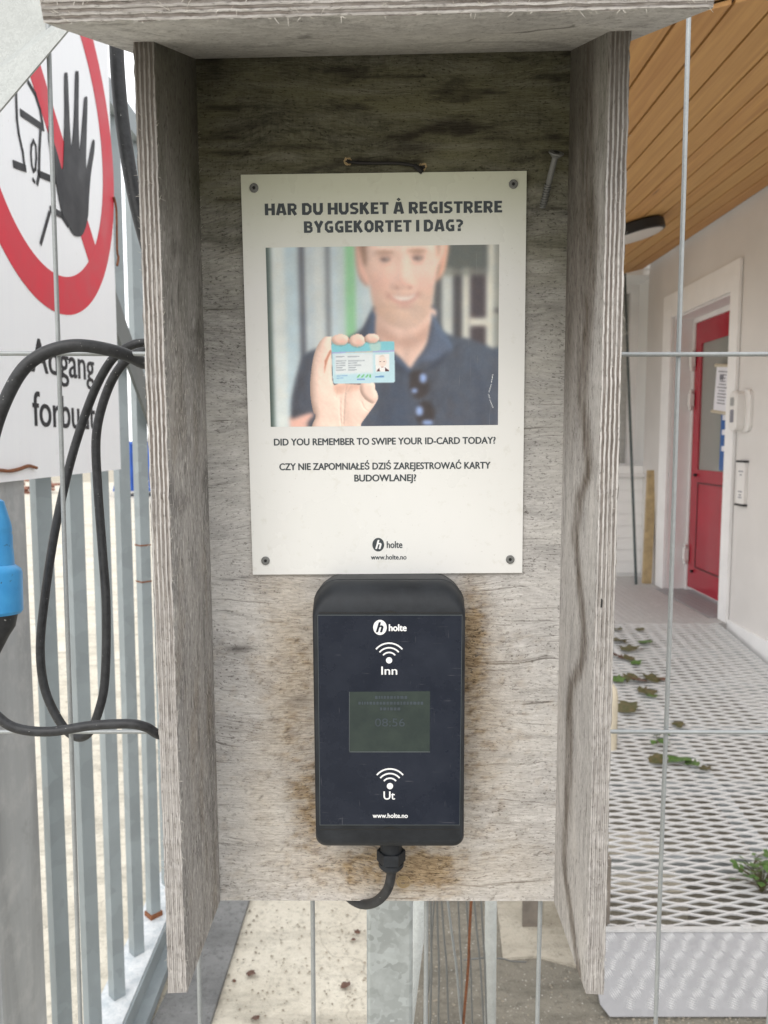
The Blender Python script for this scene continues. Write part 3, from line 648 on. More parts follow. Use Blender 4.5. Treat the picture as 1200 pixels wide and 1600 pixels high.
prof = [(.026, -.01), (.026, hp2 * .62), (.026, hp2 * .80), (.020, hp2 * .93), (.008, hp2)]
lathe(bm, prof, Matrix.Translation(pb2), 16)
tag(obj('wooden_post', bm, M['cream_post'], smooth=40), 'cream round topped wooden post at the ramp edge, half hidden by the plywood', 'post')
bm = NB(); a = Pd(950, 1410, 2.3); b = Pd(951, 1338, 2.3); box(bm, (a.x - .02, a.y, a.z - .25), (a.x + .008, a.y + .03, b.z), bev=.004)
tag(obj('timber_stake', bm, M['old_timber']), 'short grey timber stake at the ramp edge beside the kick plate', 'stake')

# leaves and weeds
LEAF = [(0, 0), (.35, .12), (.55, .42), (.42, .5), (.62, .78), (.36, .72), (.2, .98), (0, 1.15), (-.22, .96), (-.36, .74), (-.6, .8), (-.42, .5), (-.55, .4), (-.33, .1)]
def leaf_mesh(bm, M_, s, curl, sx=1.0):
    c = bm.verts.new(M_ @ Vector((0, .5 * s, .10 * s)))
    ed = [bm.verts.new(M_ @ Vector((x * s * sx * random.uniform(.8, 1.15), y_ * s * random.uniform(.85, 1.1), curl * s * (abs(x) * .7 + abs(y_ - .5) * .6) * random.uniform(.3, 1.4)))) for x, y_ in LEAF]
    for i in range(len(ed)): bm.faces.new((c, ed[i], ed[(i + 1) % len(ed)]))
def leaf(px, py, wpx, mat, label, where=ramp_pt, group='leaves fallen on the ramp', flat=.25, cat='leaf', k=1.05):
    p = where(px, py); d = (p - C0).length; s = max(.012, wpx / 1200 * d * k)
    bm = NB(); Mx = Matrix.Rotation(random.uniform(0, 6.28), 4, 'Z') @ Euler((random.uniform(-.15, .3), random.uniform(-.2, .2), 0)).to_matrix().to_4x4()
    Mx = Mx @ Matrix.Translation((0, -.5 * s, 0)); leaf_mesh(bm, Mx, s, flat)
    o = obj('leaf', bm, M[mat], smooth=True); o.location = p + Vector((0, 0, .004)); tag(o, label, cat, group); return o
LV = [(965, 985, 14, 'leaf_m', 'small fading leaf at the top left of the ramp, by the plywood'), (1000, 985, 12, 'leaf_m', 'tiny olive leaf highest on the ramp'),
 (968, 1003, 22, 'leaf_m', 'dark fading leaf touching the plywood edge, second row down'), (1008, 1005, 20, 'leaf_g', 'green leaf left of the mesh wire near the ramp top'),
 (983, 1016, 22, 'leaf_m', 'olive brown leaf in the upper leaf trail'), (1003, 1016, 8, 'leaf_b', 'tiny brown scrap in the upper leaf trail'),
 (968, 1028, 22, 'leaf_b', 'brown leaf by the plywood edge, third row down'), (982, 1030, 18, 'leaf_m', 'fading leaf right of the brown one'), (994, 1037, 16, 'leaf_g', 'small green leaf alone below the upper trail'),
 (966, 1064, 20, 'leaf_g', 'dark green leaf half hidden by the plywood above the cream post'), (983, 1061, 24, 'leaf_m', 'olive leaf at the left of the long leaf row'), (998, 1064, 24, 'leaf_b', 'brown leaf in the middle of the long leaf row'),
 (1018, 1062, 22, 'leaf_m', 'narrow olive leaf right in the long leaf row'), (1033, 1063, 14, 'leaf_b', 'small brown leaf ending the long leaf row'), (1010, 1083, 24, 'leaf_m', 'thin curled leaf below the long leaf row'), (1017, 1089, 16, 'leaf_g', 'thin green leaf below the curled leaf'),
 (980, 1108, 34, 'leaf_m', 'wide olive leaf right of the cream post'), (1028, 1190, 26, 'leaf_m', 'olive brown leaf left of the mesh wire below the crossing'), (1062, 1190, 30, 'leaf_g', 'green leaf right of the mesh wire below the crossing'), (1082, 1196, 20, 'leaf_g', 'thin green leaf trailing right below the crossing'), (1102, 1203, 16, 'leaf_m', 'brown tipped leaf at the right end of the lower trail'),
 (1060, 1134, 18, 'leaf_m', 'thin olive leaf right of the wire above the crossing')]
for l in LV: leaf(*l)
def sprig(name, px, py, n, spread, hgt, size, mat, label, cat='plant'):
    p = ramp_pt(px, py); t = empty(name, p, label, cat)
    bm = NB(); lf = NB()
    for i in range(n):
        a = random.uniform(0, 6.28); r_ = spread * math.sqrt(random.random()); h = hgt * random.uniform(.2, 1)
        q = Vector((math.cos(a) * r_, math.sin(a) * r_, h))
        tube(bm, smooth_path([(0, 0, -.02), (q.x * .4, q.y * .4, h * .6), q], 3), .0012, 5)
        Mx = Matrix.Translation(q) @ Matrix.Rotation(a - 1.57, 4, 'Z') @ Euler((random.uniform(-.5, .4), random.uniform(-.5, .5), 0)).to_matrix().to_4x4()
        leaf_mesh(lf, Mx, size * random.uniform(.6, 1.2), .15)
    obj('stem', bm, M['leaf_m'], t); obj('foliage', lf, M[mat], t, smooth=True)
sprig('ivy_sprig', 1026, 1160, 6, .03, .05, .045, 'leaf_g', 'bright green ivy sprig poking through the ramp at the wire crossing')
sprig('weed', 1190, 1385, 44, .085, .09, .022, 'leaf_g', 'feathery green weed growing through the ramp at the right edge')
sprig('weed', 1176, 1345, 5, .05, .03, .04, 'leaf_g', 'flat light green weed lying on the ramp just above the feathery one')
gp = lambda a, b: Pz(a, b, .001)
for l in ((392, 1523, 20, 'leaf_b', 'dark brown curled leaf on the pale ground, nearest the kerb'), (366, 1535, 9, 'leaf_b', 'small brown scrap left of the curled leaf'),
          (540, 1542, 22, 'leaf_b', 'reddish brown leaf left of the galvanised post'), (558, 1458, 14, 'leaf_b', 'small brown leaf close to the galvanised post'), (552, 1470, 10, 'leaf_b', 'thin brown scrap beneath the small leaf by the post'), (400, 1593, 18, 'leaf_b', 'brown leaf at the bottom edge of the pale ground')):
    leaf(*l, where=gp, group='brown leaves on the pale ground', flat=.22, k=.62)

# ------------------------------------------------------------------ gate with the prohibition sign
GZ = .10
ga, gb = Pz(183, 1555, GZ), Pz(240, 1430, GZ)
gd = (gb - ga); gd.z = 0; gs = gd.length / 2; gd.normalize()         # along the gate, away from us
gn = Vector((gd.y, -gd.x, 0))                                        # towards the middle of the picture
gate = empty('barred_gate', ga, 'galvanised gate of diamond set upright bars on a white blotched bottom rail', 'gate')
for i in range(-4, 9):
    c = ga + gd * (gs * i); h = .0225 if True else 0
    bm = NB(); prism(bm, [c + gn * h, c + gd * h, c - gn * h, c - gd * h], (0, 0, 2.35))
    br_ = obj('bar', bm, M['galv_bar'], gate, world=True)
    if i in (2,):
        bm = NB(); prism(bm, [c + gn * (h + .006), c + gd * (h + .006), c - gn * (h + .006), c - gd * (h + .006)], (0, 0, .014))
        obj('rusty_weld', bm, M['rust'], br_, world=True)
        zc = EYE - .42
        for dz in (0, .11): bm = NB(); prism(bm, [c + gn * (h + .002) + Vector((0, 0, zc + dz - GZ)), c + gd * (h + .002) + Vector((0, 0, zc + dz - GZ)), c - gn * (h + .002) + Vector((0, 0, zc + dz - GZ)), c - gd * (h + .002) + Vector((0, 0, zc + dz - GZ))], (0, 0, .004)); obj('joint', bm, M['rust'], br_, world=True)
def gbox(bm, a0, a1, n0, n1, z0, z1, M_=None):
    q = lambda s, t: ga + gd * s + gn * t + Vector((0, 0, -ga.z))
    prism(bm, [q(a0, n0) + Vector((0, 0, z0)), q(a1, n0) + Vector((0, 0, z0)), q(a1, n1) + Vector((0, 0, z0)), q(a0, n1) + Vector((0, 0, z0))], (0, 0, z1 - z0))
bm = NB(); gbox(bm, -gs * 4.5, gs * 8.5, -.045, .045, GZ - .06, GZ - .001); obj('bottom_rail', bm, M['rail'], gate, world=True)
bm = NB(); gbox(bm, -gs * 4.5, gs * 8.5, .046, .052, GZ - .055, GZ - .004); gbox(bm, -gs * 4.5, gs * 8.5, .046, .085, GZ - .085, GZ - .056); obj('rail_flange', bm, M['galv_bar'], gate, world=True)
bm = NB(); gbox(bm, -gs * 4.5, gs * 8.5, -.03, .03, 2.43, 2.49); obj('top_rail', bm, M['galv_bar'], gate, world=True)
GPl = ga + gn * .040
q1, q2 = hit(176, 470, GPl, gn), hit(244, 664, GPl, gn); dv = (q2 - q1).normalized(); q1 = q1 - dv * .05; q2 = q2 + dv * 1.0
sd_ = gn.cross(dv).normalized() * .040
bm = NB(); prism(bm, [q1 - sd_, q1 + sd_, q2 + sd_, q2 - sd_], -gn * .008); obj('brace', bm, M['brace'], gate, world=True)
SPl = ga + gn * .046                                                 # sign face
def Ps(px, py, o=0.0): return hit(px, py, SPl + gn * o, gn)
pe = Ps(52, 900).dot(gd) - ga.dot(gd)
pt = empty('gate_post', ga + gd * (pe - .08) - Vector((0, 0, GZ)), 'broad streaky galvanised gate post under the white sign', 'post')
bm = NB(); gbox(bm, pe - .17, pe, -.10, .036, -.0, 2.6); obj('post_tube', bm, M['galv_streak'], pt, world=True)
bm = NB(); gbox(bm, pe - .25, pe + .02, -.12, .05, 0, .012); obj('base_plate', bm, M['galv'], pt, world=True)
# sign
sb, stp = Ps(190, 733), Ps(168, 67); ys1 = (Ps(189, 733).dot(gd)); zb = sb.z
ysr = ys1 - ga.dot(gd)
cO = Ps(177, 282); cB = Ps(118, 490)
rad_guess = None
ccir_s = None
# circle: right-most point cO, lowest level from cB
sO = cO.dot(gd) - ga.dot(gd); sB = cB.dot(gd) - ga.dot(gd)
zB = cB.z; zO = cO.z
best = None
for r_ in np.arange(.2, .6, .002):
    cs, cz = sO - r_, zO
    e = abs(math.hypot(sB - cs, zB - cz) - r_)
    if best is None or e < best[0]: best = (e, r_, cs, cz)
_, CR, CS, CZ = best
sg = empty('prohibition_sign', ga + gd * CS + gn * .05, 'white no entry for unauthorised sign with red ring and black raised hand', 'sign')
q = lambda s, z, o=.046: Vector((ga.x, ga.y, 0)) + gd * s + gn * o + Vector((0, 0, z))
s0_ = CS - CR * 1.16; ztop = CZ + CR * 1.12
bm = NB(); prism(bm, [q(s0_, zb), q(ysr, zb), q(ysr, ztop), q(s0_, ztop)], -gn * .004); obj('sign_board', bm, M['sign'], sg, world=True)
rw = CR * .2
bm = NB(); n = 96; o1, o2 = [], []
ring = []
for k in range(n):
    a = 2 * math.pi * k / n
    ring.append([bm.verts.new(q(CS + rr * math.cos(a), CZ + rr * math.sin(a), oo)) for rr, oo in ((CR, .0464), (CR, .047), (CR - rw, .047), (CR - rw, .0464))])
for k in range(n):
    A, B = ring[k], ring[(k + 1) % n]
    for j in range(4): bm.faces.new((A[j], A[(j + 1) % 4], B[(j + 1) % 4], B[j]))
hw_ = rw * .42; ri = CR - rw * .8; c45 = math.sqrt(.5)
sl = [(-ri, hw_), (ri, hw_), (ri, -hw_), (-ri, -hw_)]
prism(bm, [q(CS + (a * c45 + b * c45), CZ + (-a * c45 + b * c45), .0468) for a, b in sl], -gn * .0005)
obj('red_ring', bm, M['sign_red'], sg, world=True)
z3 = lambda L: [(a / 3.3333, b / 3.3333) for a, b in L]
hand = z3([(252, 655), (275, 720), (300, 800), (326, 885), (333, 770), (338, 600), (337, 400), (346, 380), (354, 400), (362, 600), (371, 750), (378, 740), (388, 600), (394, 390), (403, 373), (411, 390), (410, 600), (414, 770), (420, 760), (432, 620), (440, 520), (448, 505), (456, 520), (452, 700), (449, 865), (457, 862), (475, 770), (486, 728), (494, 740), (490, 800), (475, 900), (465, 1020), (460, 1120), (445, 1190), (425, 1228), (395, 1230), (375, 1210), (350, 1160), (325, 1110), (305, 1020), (290, 930), (272, 830), (256, 740)])
bm = NB(); hp_ = [(p.x, p.y) for p in smooth_path([(a, b, 0) for a, b in hand + hand[:1]], 3)][:-1]; prism(bm, [Ps(a, b, .0018) for a, b in hp_], -gn * .0005); obj('black_hand', bm, M['sign_black'], sg, world=True)
bm = NB()
def stroke(bm, pts, w_):
    P3 = [Ps(a / 3.3333, b / 3.3333, .0014) for a, b in pts]
    for a, b in zip(P3, P3[1:]):
        t = (b - a).normalized(); sd = gn.cross(t) * w_ * .33; prism(bm, [a - sd - t * w_ * .3, a + sd - t * w_ * .3, b + sd + t * w_ * .3, b - sd + t * w_ * .3], -gn * .0004)
for pts, w_ in (([(85, 470), (90, 620), (100, 700), (120, 790), (130, 872)], .011), ([(78, 856), (130, 876)], .02), ([(150, 430), (185, 490), (210, 570), (222, 640), (226, 672)], .013), ([(115, 590), (222, 662)], .02), ([(214, 660), (207, 780), (205, 910), (196, 955)], .013), ([(205, 905), (292, 942)], .02),
                ([(165, 760), (176, 732), (188, 760), (191, 820), (186, 880), (176, 892), (167, 860), (163, 800), (165, 760)], .009), ([(258, 1112), (215, 1265)], .014), ([(268, 1092), (325, 1122), (352, 1165)], .02), ([(175, 935), (180, 945)], .01)): stroke(bm, pts, w_)
obj('black_face', bm, M['sign_black'], sg, world=True)
for s_, L, Rr, cp in (('Adgang', (49, 580), (147, 595), 53), ('forbudt', (52, 665), (149, 671), 54)):
    a, b = Ps(*L), Ps(*Rr); t = Ps(L[0], L[1] - cp); 
    obj('lettering', text_bm(s_, a, b, (t - a).length, (0, 0, 1), gn, 0, fat=.010, ref='f' if s_[0] == 'f' else 'A', depth=.0012), M['sign_black'], sg, world=True)
bm = NB(); tube(bm, smooth_path([Ps(a, b, .004) for a, b in ((-20, 738), (0, 735), (15, 736), (30, 733), (45, 728), (57, 731))], 5), .0032, 6)
tag(obj('rusty_wire', bm, M['rust']), 'rusty tie wire across the bottom edge of the white sign', 'wire', None)
bm = NB(); tube(bm, smooth_path([Ps(a, b, .004) for a, b in ((178, 308), (182, 330), (183, 390), (185, 402), (183, 415))], 4), .003, 6)
tag(obj('rusty_wire', bm, M['rust']), 'rusty tie wire at the right edge of the white sign', 'wire', None)
# far yard
bm = NB(); a = Pz(176, 776, 0); 
prism(bm, [(a.x, a.y, .15), (a.x + .35, a.y, 1.5), (a.x + 4.6, a.y, 1.5), (a.x + 5, a.y, .15)], (0, 2, 0))
sk = empty('skip', (a.x + 2, a.y, 0), 'blue skip container far behind the gate bars', 'skip'); obj('skip_body', bm, M['skip'], sk, world=True)
bm = NB()
for i in range(8): box(bm, (a.x + .5 + i * .55, a.y - .06, .2), (a.x + .58 + i * .55, a.y - .001, 1.5))
box(bm, (a.x + .2, a.y - .07, 1.501), (a.x + 4.8, a.y + 2.05, 1.58)); obj('skip_rib', bm, M['skip'], sk, world=True)
a = Pz(56, 772, 0); bm = NB()
for i in range(60):
    c = Vector((a.x + random.uniform(-1.2, .35), a.y + random.uniform(0, .8), 0)); lv = random.choice((0, 1, 2, 3, 4, 5))
    box(bm, (-.12, -.055, 0), (.12, .055, .07), M=Matrix.Translation((c.x, c.y, lv * .075)) @ Matrix.Rotation(random.uniform(-.5, .5), 4, 'Z'))
tag(obj('brick_heap', bm, M['brick']), 'heap of red bricks far behind the gate post', 'bricks', kind='stuff')

bm = NB()
for i in range(420):
    if i % 2: px, py = random.uniform(335, 575), random.uniform(1408, 1600)
    else: px, py = random.choice(((random.uniform(770, 940), random.uniform(1500, 1600)), (random.uniform(660, 760), random.uniform(1410, 1600)), (random.uniform(0, 250), random.uniform(790, 1600)), (random.uniform(940, 1190), random.uniform(1588, 1600))))
    p = Pz(px, py, .001); r_ = random.uniform(.0015, .0045) * (p - C0).length / 2.2
    V = [bm.verts.new(p + Vector((r_ * random.uniform(.6, 1.2) * math.cos(a), r_ * random.uniform(.6, 1.2) * math.sin(a), 0))) for a in (0, 1.2, 2.5, 3.8, 5.1)]; t_ = bm.verts.new(p + Vector((0, 0, r_ * .7)))
    for k in range(5): bm.faces.new((V[k], V[(k + 1) % 5], t_))
tag(obj('grit', bm, M['grit']), 'scattered small sandy grit lying on the concrete around the fence', 'grit', kind='stuff')
# ------------------------------------------------------------------ mesh fence that carries the housing
FY = .613
fence = empty('mesh_fence', (0, FY, 0), 'galvanised wire mesh site fence carrying the plywood housing', 'fence')
HZ = [EYE + .0685 + .305 * k for k in range(-5, 2)]
vx = []
for (a, b), (c, d) in (((77, 90), (125, 1590)), ((1077, 30), (1025, 1600))): vx.append((Py(a, b, FY), Py(c, d, FY)))
for px in (310, 489, 665, 842): p = Py(px, 1500, FY); vx.append((Vector((p.x, FY, 2.0)), Vector((p.x, FY, .6))))
xs_ = [v_[1].x for v_ in vx]
for k in (1, 2, 3): vx.append((Vector((min(xs_) - .098 * k, FY, 2)), Vector((min(xs_) - .098 * k, FY, .6)))); vx.append((Vector((max(xs_) + .096 * k, FY, 2)), Vector((max(xs_) + .096 * k, FY, .6))))
for a, b in vx:
    t = (a - b).normalized(); lo = b + t * ((.12 - b.z) / t.z); hi_ = b + t * ((2.05 - b.z) / t.z)
    pts = [lo + (hi_ - lo) * (i / 14) + Vector((random.uniform(-1, 1) * .0005, random.uniform(-1, 1) * .0005, 0)) for i in range(15)]
    bm = NB(); tube(bm, smooth_path(pts, 2), .0019, 8); obj('upright_wire', bm, M['wire'], fence, True, world=True)
for zz in HZ:
    pa = Vector((-.78, FY - .0035, zz)); pb_ = Vector((.78, FY - .0035, zz)); 
    pts = [pa + (pb_ - pa) * (i / 16) + Vector((0, random.uniform(-1, 1) * .0002, random.uniform(-1, 1) * .0006)) for i in range(17)]
    bm = NB(); tube(bm, smooth_path(pts, 2), .0018, 8); obj('cross_wire', bm, M['wire'], fence, True, world=True)
for s in (-.80, .80):
    bm = NB(); tube(bm, [(s, FY, .02), (s, FY, 2.08)], .019, 14); obj('frame_tube', bm, M['galv'], fence, True, world=True)
for zz in (.11, 2.06):
    bm = NB(); tube(bm, [(-.78, FY, zz), (.78, FY, zz)], .016, 14); obj('frame_tube', bm, M['galv'], fence, True, world=True)

# post and second fence panel behind the housing
a = Pd(573, 1500, .86); b = Pd(645, 1500, .86)
ps = empty('steel_post', (a.x + .02, a.y + .02, 0), 'square galvanised steel post with bright spangle directly below the plywood housing', 'post')
bm = NB(); box(bm, (a.x, a.y, .02), (b.x, a.y + b.x - a.x, 2.0), bev=.004); obj('post_tube', bm, M['galv_post'], ps, world=True)
bm = NB(); box(bm, (a.x - .04, a.y - .04, 0), (b.x + .04, a.y + b.x - a.x + .04, .012)); obj('base_plate', bm, M['galv'], ps, world=True)
bm = NB(); q1, q2 = Pd(661, 1380, 1.05), Pd(630, 1640, 1.12); dv = q2 - q1; tube(bm, [q1 - dv * 1.6, q2 + dv * 1.6], .0105, 14)
tag(obj('leaning_pole', bm, M['galv_pale'], smooth=True), 'pale galvanised pole leaning just behind the square steel post', 'pole')
p2 = empty('spare_fence_panel', (.2, 1.4, .3), 'second wire fence panel seen end on with rusty wires and a pale tube', 'fence')
for (x1, x2, d, rr, mt) in ((673, 672, 1.25, .0019, 'old_wire'), (683, 685, 1.3, .0019, 'old_wire'), (690, 701, 1.25, .0018, 'old_wire'), (700, 721, 1.2, .0021, 'wire'), (716, 722, 1.4, .0018, 'old_wire'),
                        (736, 724, 1.2, .0022, 'rust'), (741, 756, 1.35, .0019, 'old_wire'), (729, 738, 1.45, .0019, 'old_wire'), (752, 760, 1.4, .0019, 'old_wire'), (678, 664, 1.3, .0017, 'old_wire')):
    q1, q2 = Pd(x1, 1410, d), Pd(x2, 1600, d + .08); dv = q2 - q1
    bm = NB(); tube(bm, smooth_path([q1 - dv * 2.0, q1, q1 + dv * .5 + Vector((.002, 0, 0)), q2, q2 + dv * .8], 4), rr, 6); obj('mesh_wire', bm, M[mt], p2, True, world=True)
q1, q2 = Pd(767, 1410, 1.45), Pd(766, 1600, 1.55); dv = q2 - q1
bm = NB(); tube(bm, [q1 - dv * 2.6, q2 + dv * 1.6], .0112, 14); obj('frame_tube', bm, M['galv_pale'], p2, True, world=True)
bm = NB(); tube(bm, smooth_path([Pd(725, 1500, 1.5), Pd(755, 1497, 1.5), Pd(785, 1498, 1.55), Pd(800, 1502, 1.6), Pd(822, 1503, 1.7)], 5), .0017, 6); obj('tie_wire', bm, M['old_wire'], p2, True, world=True)

# ------------------------------------------------------------------ plywood housing
W, D, T, HB = .1356, .1033, .0123, .6533
hs_ = empty('plywood_housing', label='weathered plywood weather housing with roof board, fixed on the wire mesh fence', cat='housing', mat=BOXM)
def to_world(P): A = np.array(BOXM); return P @ A[:3, :3].T + A[:3, 3]
def grid_face(bm, fn, nu, nv):
    V = [[bm.verts.new(fn(i / nu, j / nv)) for i in range(nu + 1)] for j in range(nv + 1)]
    for j in range(nv):
        for i in range(nu): bm.faces.new((V[j][i], V[j][i + 1], V[j + 1][i + 1], V[j + 1][i]))
def tan_halo(x, y):
    n = fbm(x / 40, y / 40, 33, 4); t = .95 * blob(x, y, 462, 1050, 60, 170) + .7 * blob(x, y, 740, 1120, 75, 190) + .8 * blob(x, y, 600, 1370, 160, 50) + .5 * blob(x, y, 410, 1260, 50, 120) + .35 * blob(x, y, 800, 1350, 60, 60)
    return np.clip(t * (.5 + 1.0 * n), 0, 1)
def paint(o, fn, name='masks'):
    name_ = o.name.split('.')[0]
    me = o.data; n = len(me.vertices); P = np.empty(n * 3); me.vertices.foreach_get('co', P); P = P.reshape(-1, 3)
    px = project(to_world(P)); c = np.zeros((n, 4)); r, g, b = fn(px[:, 0], px[:, 1], P)[:3]; c[:, 3] = tan_halo(px[:, 0], px[:, 1]) if name_ == 'back_panel' else 0
    c[:, 0], c[:, 1], c[:, 2] = np.clip(r, 0, 1), np.clip(g, 0, 1), np.clip(b, 0, 1)
    at = me.attributes.new(name, 'FLOAT_COLOR', 'POINT'); at.data.foreach_set('color', c.ravel())
def blob(x, y, cx, cy, rx, ry): return np.exp(-(((x - cx) / rx) ** 2 + ((y - cy) / ry) ** 2))
def back_masks(x, y, P):
    n1 = fbm(x / 60, y / 22, 3, 5); n2 = fbm(x / 14, y / 9, 21, 4); n3 = fbm(x / 90, y / 12, 41, 5); n4 = fbm(x / 5, y / 3, 61, 3)
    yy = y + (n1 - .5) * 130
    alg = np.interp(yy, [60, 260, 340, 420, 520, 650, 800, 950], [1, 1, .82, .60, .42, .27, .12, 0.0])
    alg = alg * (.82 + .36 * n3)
    br = 1.35 * blob(x, y, 738, 1000, 25, 85) + 1.2 * blob(x, y, 600, 1352, 105, 42) + 1.0 * blob(x, y, 672, 1362, 45, 28) + 1.1 * blob(x, y, 482, 1262, 24, 66) + .55 * blob(x, y, 462, 1060, 50, 150) + .5 * blob(x, y, 735, 1140, 60, 130) + .35 * blob(x, y, 412, 915, 30, 22)
    br = br * (.35 + 1.1 * n2) * (.7 + .55 * n4) + .25 * sst(.55, .75, n2) * sst(880, 1000, y)
    br = np.clip(br - .06, 0, 1)
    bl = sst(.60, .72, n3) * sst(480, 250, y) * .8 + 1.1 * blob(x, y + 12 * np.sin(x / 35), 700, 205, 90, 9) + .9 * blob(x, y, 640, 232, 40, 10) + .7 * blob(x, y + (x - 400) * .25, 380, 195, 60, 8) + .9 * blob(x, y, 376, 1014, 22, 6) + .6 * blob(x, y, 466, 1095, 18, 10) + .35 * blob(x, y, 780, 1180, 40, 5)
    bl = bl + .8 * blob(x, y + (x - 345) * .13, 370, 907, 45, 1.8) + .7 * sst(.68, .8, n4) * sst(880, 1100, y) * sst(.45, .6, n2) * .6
    bl += .9 * blob(x, y, 330, 90, 26, 40) + .4 * blob(x, y, 600, 84, 400, 12)  # darker along the top edge and in the upper left corner
    return br, alg, bl * (.4 + 1.0 * n2)
bm = NB(); grid_face(bm, lambda u, v_: (-W + 2 * W * u, .0, HB * v_), 150, 330)
box(bm, (-W, .0006, 0), (W, T, HB)); bp = obj('back_panel', bm, M['back'], hs_); paint(bp, back_masks)
tag(bp, 'stained grey back panel, dark with algae towards the top')
def zt_(y): return HB + (HB - .6155) / D * y
E_L, E_R = ply_edge('plywood edge left', 'x', -W - T, T, .12), ply_edge('plywood edge right', 'x', W, T, .2)
def side(s, mat, edge, masks, label):
    bm = NB(); xi = s * W; xo = s * (W + T); yb = T
    wob = lambda z, k: .0006 * (vnoise(np.array([z * 90.]), np.array([k * 7.3]), 5)[0] - .5) * 2
    nz = 120
    for x_, k in ((xi, 0), (xo, 1)):
        ny = 24
        V = [[bm.verts.new((x_ + (0 if i else s * (-1 if k == 0 else 1) * .0) + (wob(j / nz * 2, k) if i < 3 else 0) * (1 if i == 0 else .4), -D + (D + yb) * i / ny + (wob(j / nz * 2.3, k + 3) if i == 0 else 0), zt_(-D + (D + yb) * i / ny) * j / nz)) for i in range(ny + 1)] for j in range(nz + 1)]
        for j in range(nz):
            for i in range(ny): bm.faces.new((V[j][i], V[j][i + 1], V[j + 1][i + 1], V[j + 1][i])).material_index = 0
        if k == 0: V0 = V
    for j in range(nz): bm.faces.new((V0[j][0], V0[j + 1][0], V[j + 1][0], V[j][0])).material_index = 1; bm.faces.new((V0[j][-1], V0[j + 1][-1], V[j + 1][-1], V[j][-1])).material_index = 1
    for i in range(ny): bm.faces.new((V0[0][i], V0[0][i + 1], V[0][i + 1], V[0][i])).material_index = 1; bm.faces.new((V0[-1][i], V0[-1][i + 1], V[-1][i + 1], V[-1][i])).material_index = 1
    o = obj('side_panel', bm, [mat, edge], hs_); paint(o, masks); tag(o, label); return o
def left_masks(x, y, P):
    n1 = fbm(P[:, 1] * 60, P[:, 2] * 18, 71, 4); n2 = fbm(P[:, 1] * 30, P[:, 2] * 60, 75, 4)
    g = np.interp(P[:, 2] + (n1 - .5) * .12, [.36, .46, .52, .58], [0, .28, .62, .85]); deep = np.interp(P[:, 1], [-.06, -.01], [0, .22])  # deep adds darkening towards the back corner
    return .25 * sst(.5, .75, n1) * sst(.5, .3, P[:, 2]), np.clip(g + deep * n2, 0, 1), sst(.6, .8, n2) * .35 * (P[:, 2] > .3)
SR = [(921, 90), (919, 200), (918, 300), (925, 380), (918, 480), (911, 560), (911, 640), (921, 735), (905, 780), (899, 842), (908, 925), (914, 1000), (909, 1040), (892, 1070), (889, 1120), (888, 1200), (885, 1262), (882, 1356), (893, 1440), (905, 1520)]
SRl = np.array([tuple(Bx(a, b, W)) for a, b in SR])
def right_masks(x, y, P):
    n1 = fbm(P[:, 1] * 90, P[:, 2] * 30, 81, 4); n2 = fbm(P[:, 1] * 200, P[:, 2] * 40, 85, 4)
    yc = np.interp(P[:, 2], SRl[::-1, 2], SRl[::-1, 1]); wd = np.interp(P[:, 2], [0, .2, .35, .45, .6], [.010, .009, .011, .020, .016])
    d = (P[:, 1] - yc) + (n1 - .5) * .012
    n3 = fbm(P[:, 1] * 260, P[:, 2] * 90, 88, 4); st = np.exp(-(np.abs(d) / wd) ** 2.6) * (.25 + 1.3 * n2 * (.4 + 1.2 * n3)); edge = np.exp(-((d - wd * .95) / .0014) ** 2) * .75 * sst(.35, .6, n1)
    up_ = sst(-.004, .005, P[:, 1] - yc + (n1 - .5) * .014) * np.interp(P[:, 2], [.34, .45], [0, .85]) * (.45 + .8 * n2); st = np.maximum(st, up_)
    g = np.interp(P[:, 2] + (n1 - .5) * .15, [.36, .46, .53, .6], [0, .12, .35, .65])
    return np.clip(.8 * st + .3 * edge, 0, 1) , g, np.clip(st * .5 + edge * .4, 0, 1) * np.interp(P[:, 2], [.0, .4], [.75, .8])
side(-1, M['side_l'], E_L, left_masks, 'rough left side board with torn white fibres')
side(1, M['side_r'], E_R, right_masks, 'right side board with a wavy brown water stain')
# roof board, sloping down towards us
fy = -.185; rl, rr_ = Bl(68, 36, fy), Bl(1115, 12, fy); byy = .03
dzr = ((rl.z + rr_.z) / 2) - zt_(fy); 
E_Rf = ply_edge('plywood edge roof', 'z', 0, .0125, .9)
roof_ang = math.atan2(rr_.z - rl.z, rr_.x - rl.x); xm = (rl.x + rr_.x) / 2; hw2 = (rr_.x - rl.x) / 2
sl_ = math.atan((HB - .6155) / D)
Mr = Matrix.Translation((xm, fy, (rl.z + rr_.z) / 2)) @ Matrix.Rotation(-roof_ang, 4, 'Y') @ Matrix.Rotation(sl_ * .985, 4, 'X')
Lr = (byy - fy) / math.cos(sl_)
bm = NB(); nx = 90
for zz, q_ in ((0, 0), (.0125, 1)):
    V = [[bm.verts.new((-hw2 + 2 * hw2 * i / nx, (0 if j else (vnoise(np.array([i * .7]), np.array([q_ * 5.]), 9)[0] - .5) * .0012) + Lr * j / 12, zz + (0 if j else (vnoise(np.array([i * .6]), np.array([q_ * 5. + 2]), 14)[0] - .5) * .0014))) for i in range(nx + 1)] for j in range(13)]
    for j in range(12):
        for i in range(nx): bm.faces.new((V[j][i], V[j][i + 1], V[j + 1][i + 1], V[j + 1][i])).material_index = 0
    if q_ == 0: V0 = V
for i in range(nx): bm.faces.new((V0[0][i], V0[0][i + 1], V[0][i + 1], V[0][i])).material_index = 1; bm.faces.new((V0[-1][i], V0[-1][i + 1], V[-1][i + 1], V[-1][i])).material_index = 1
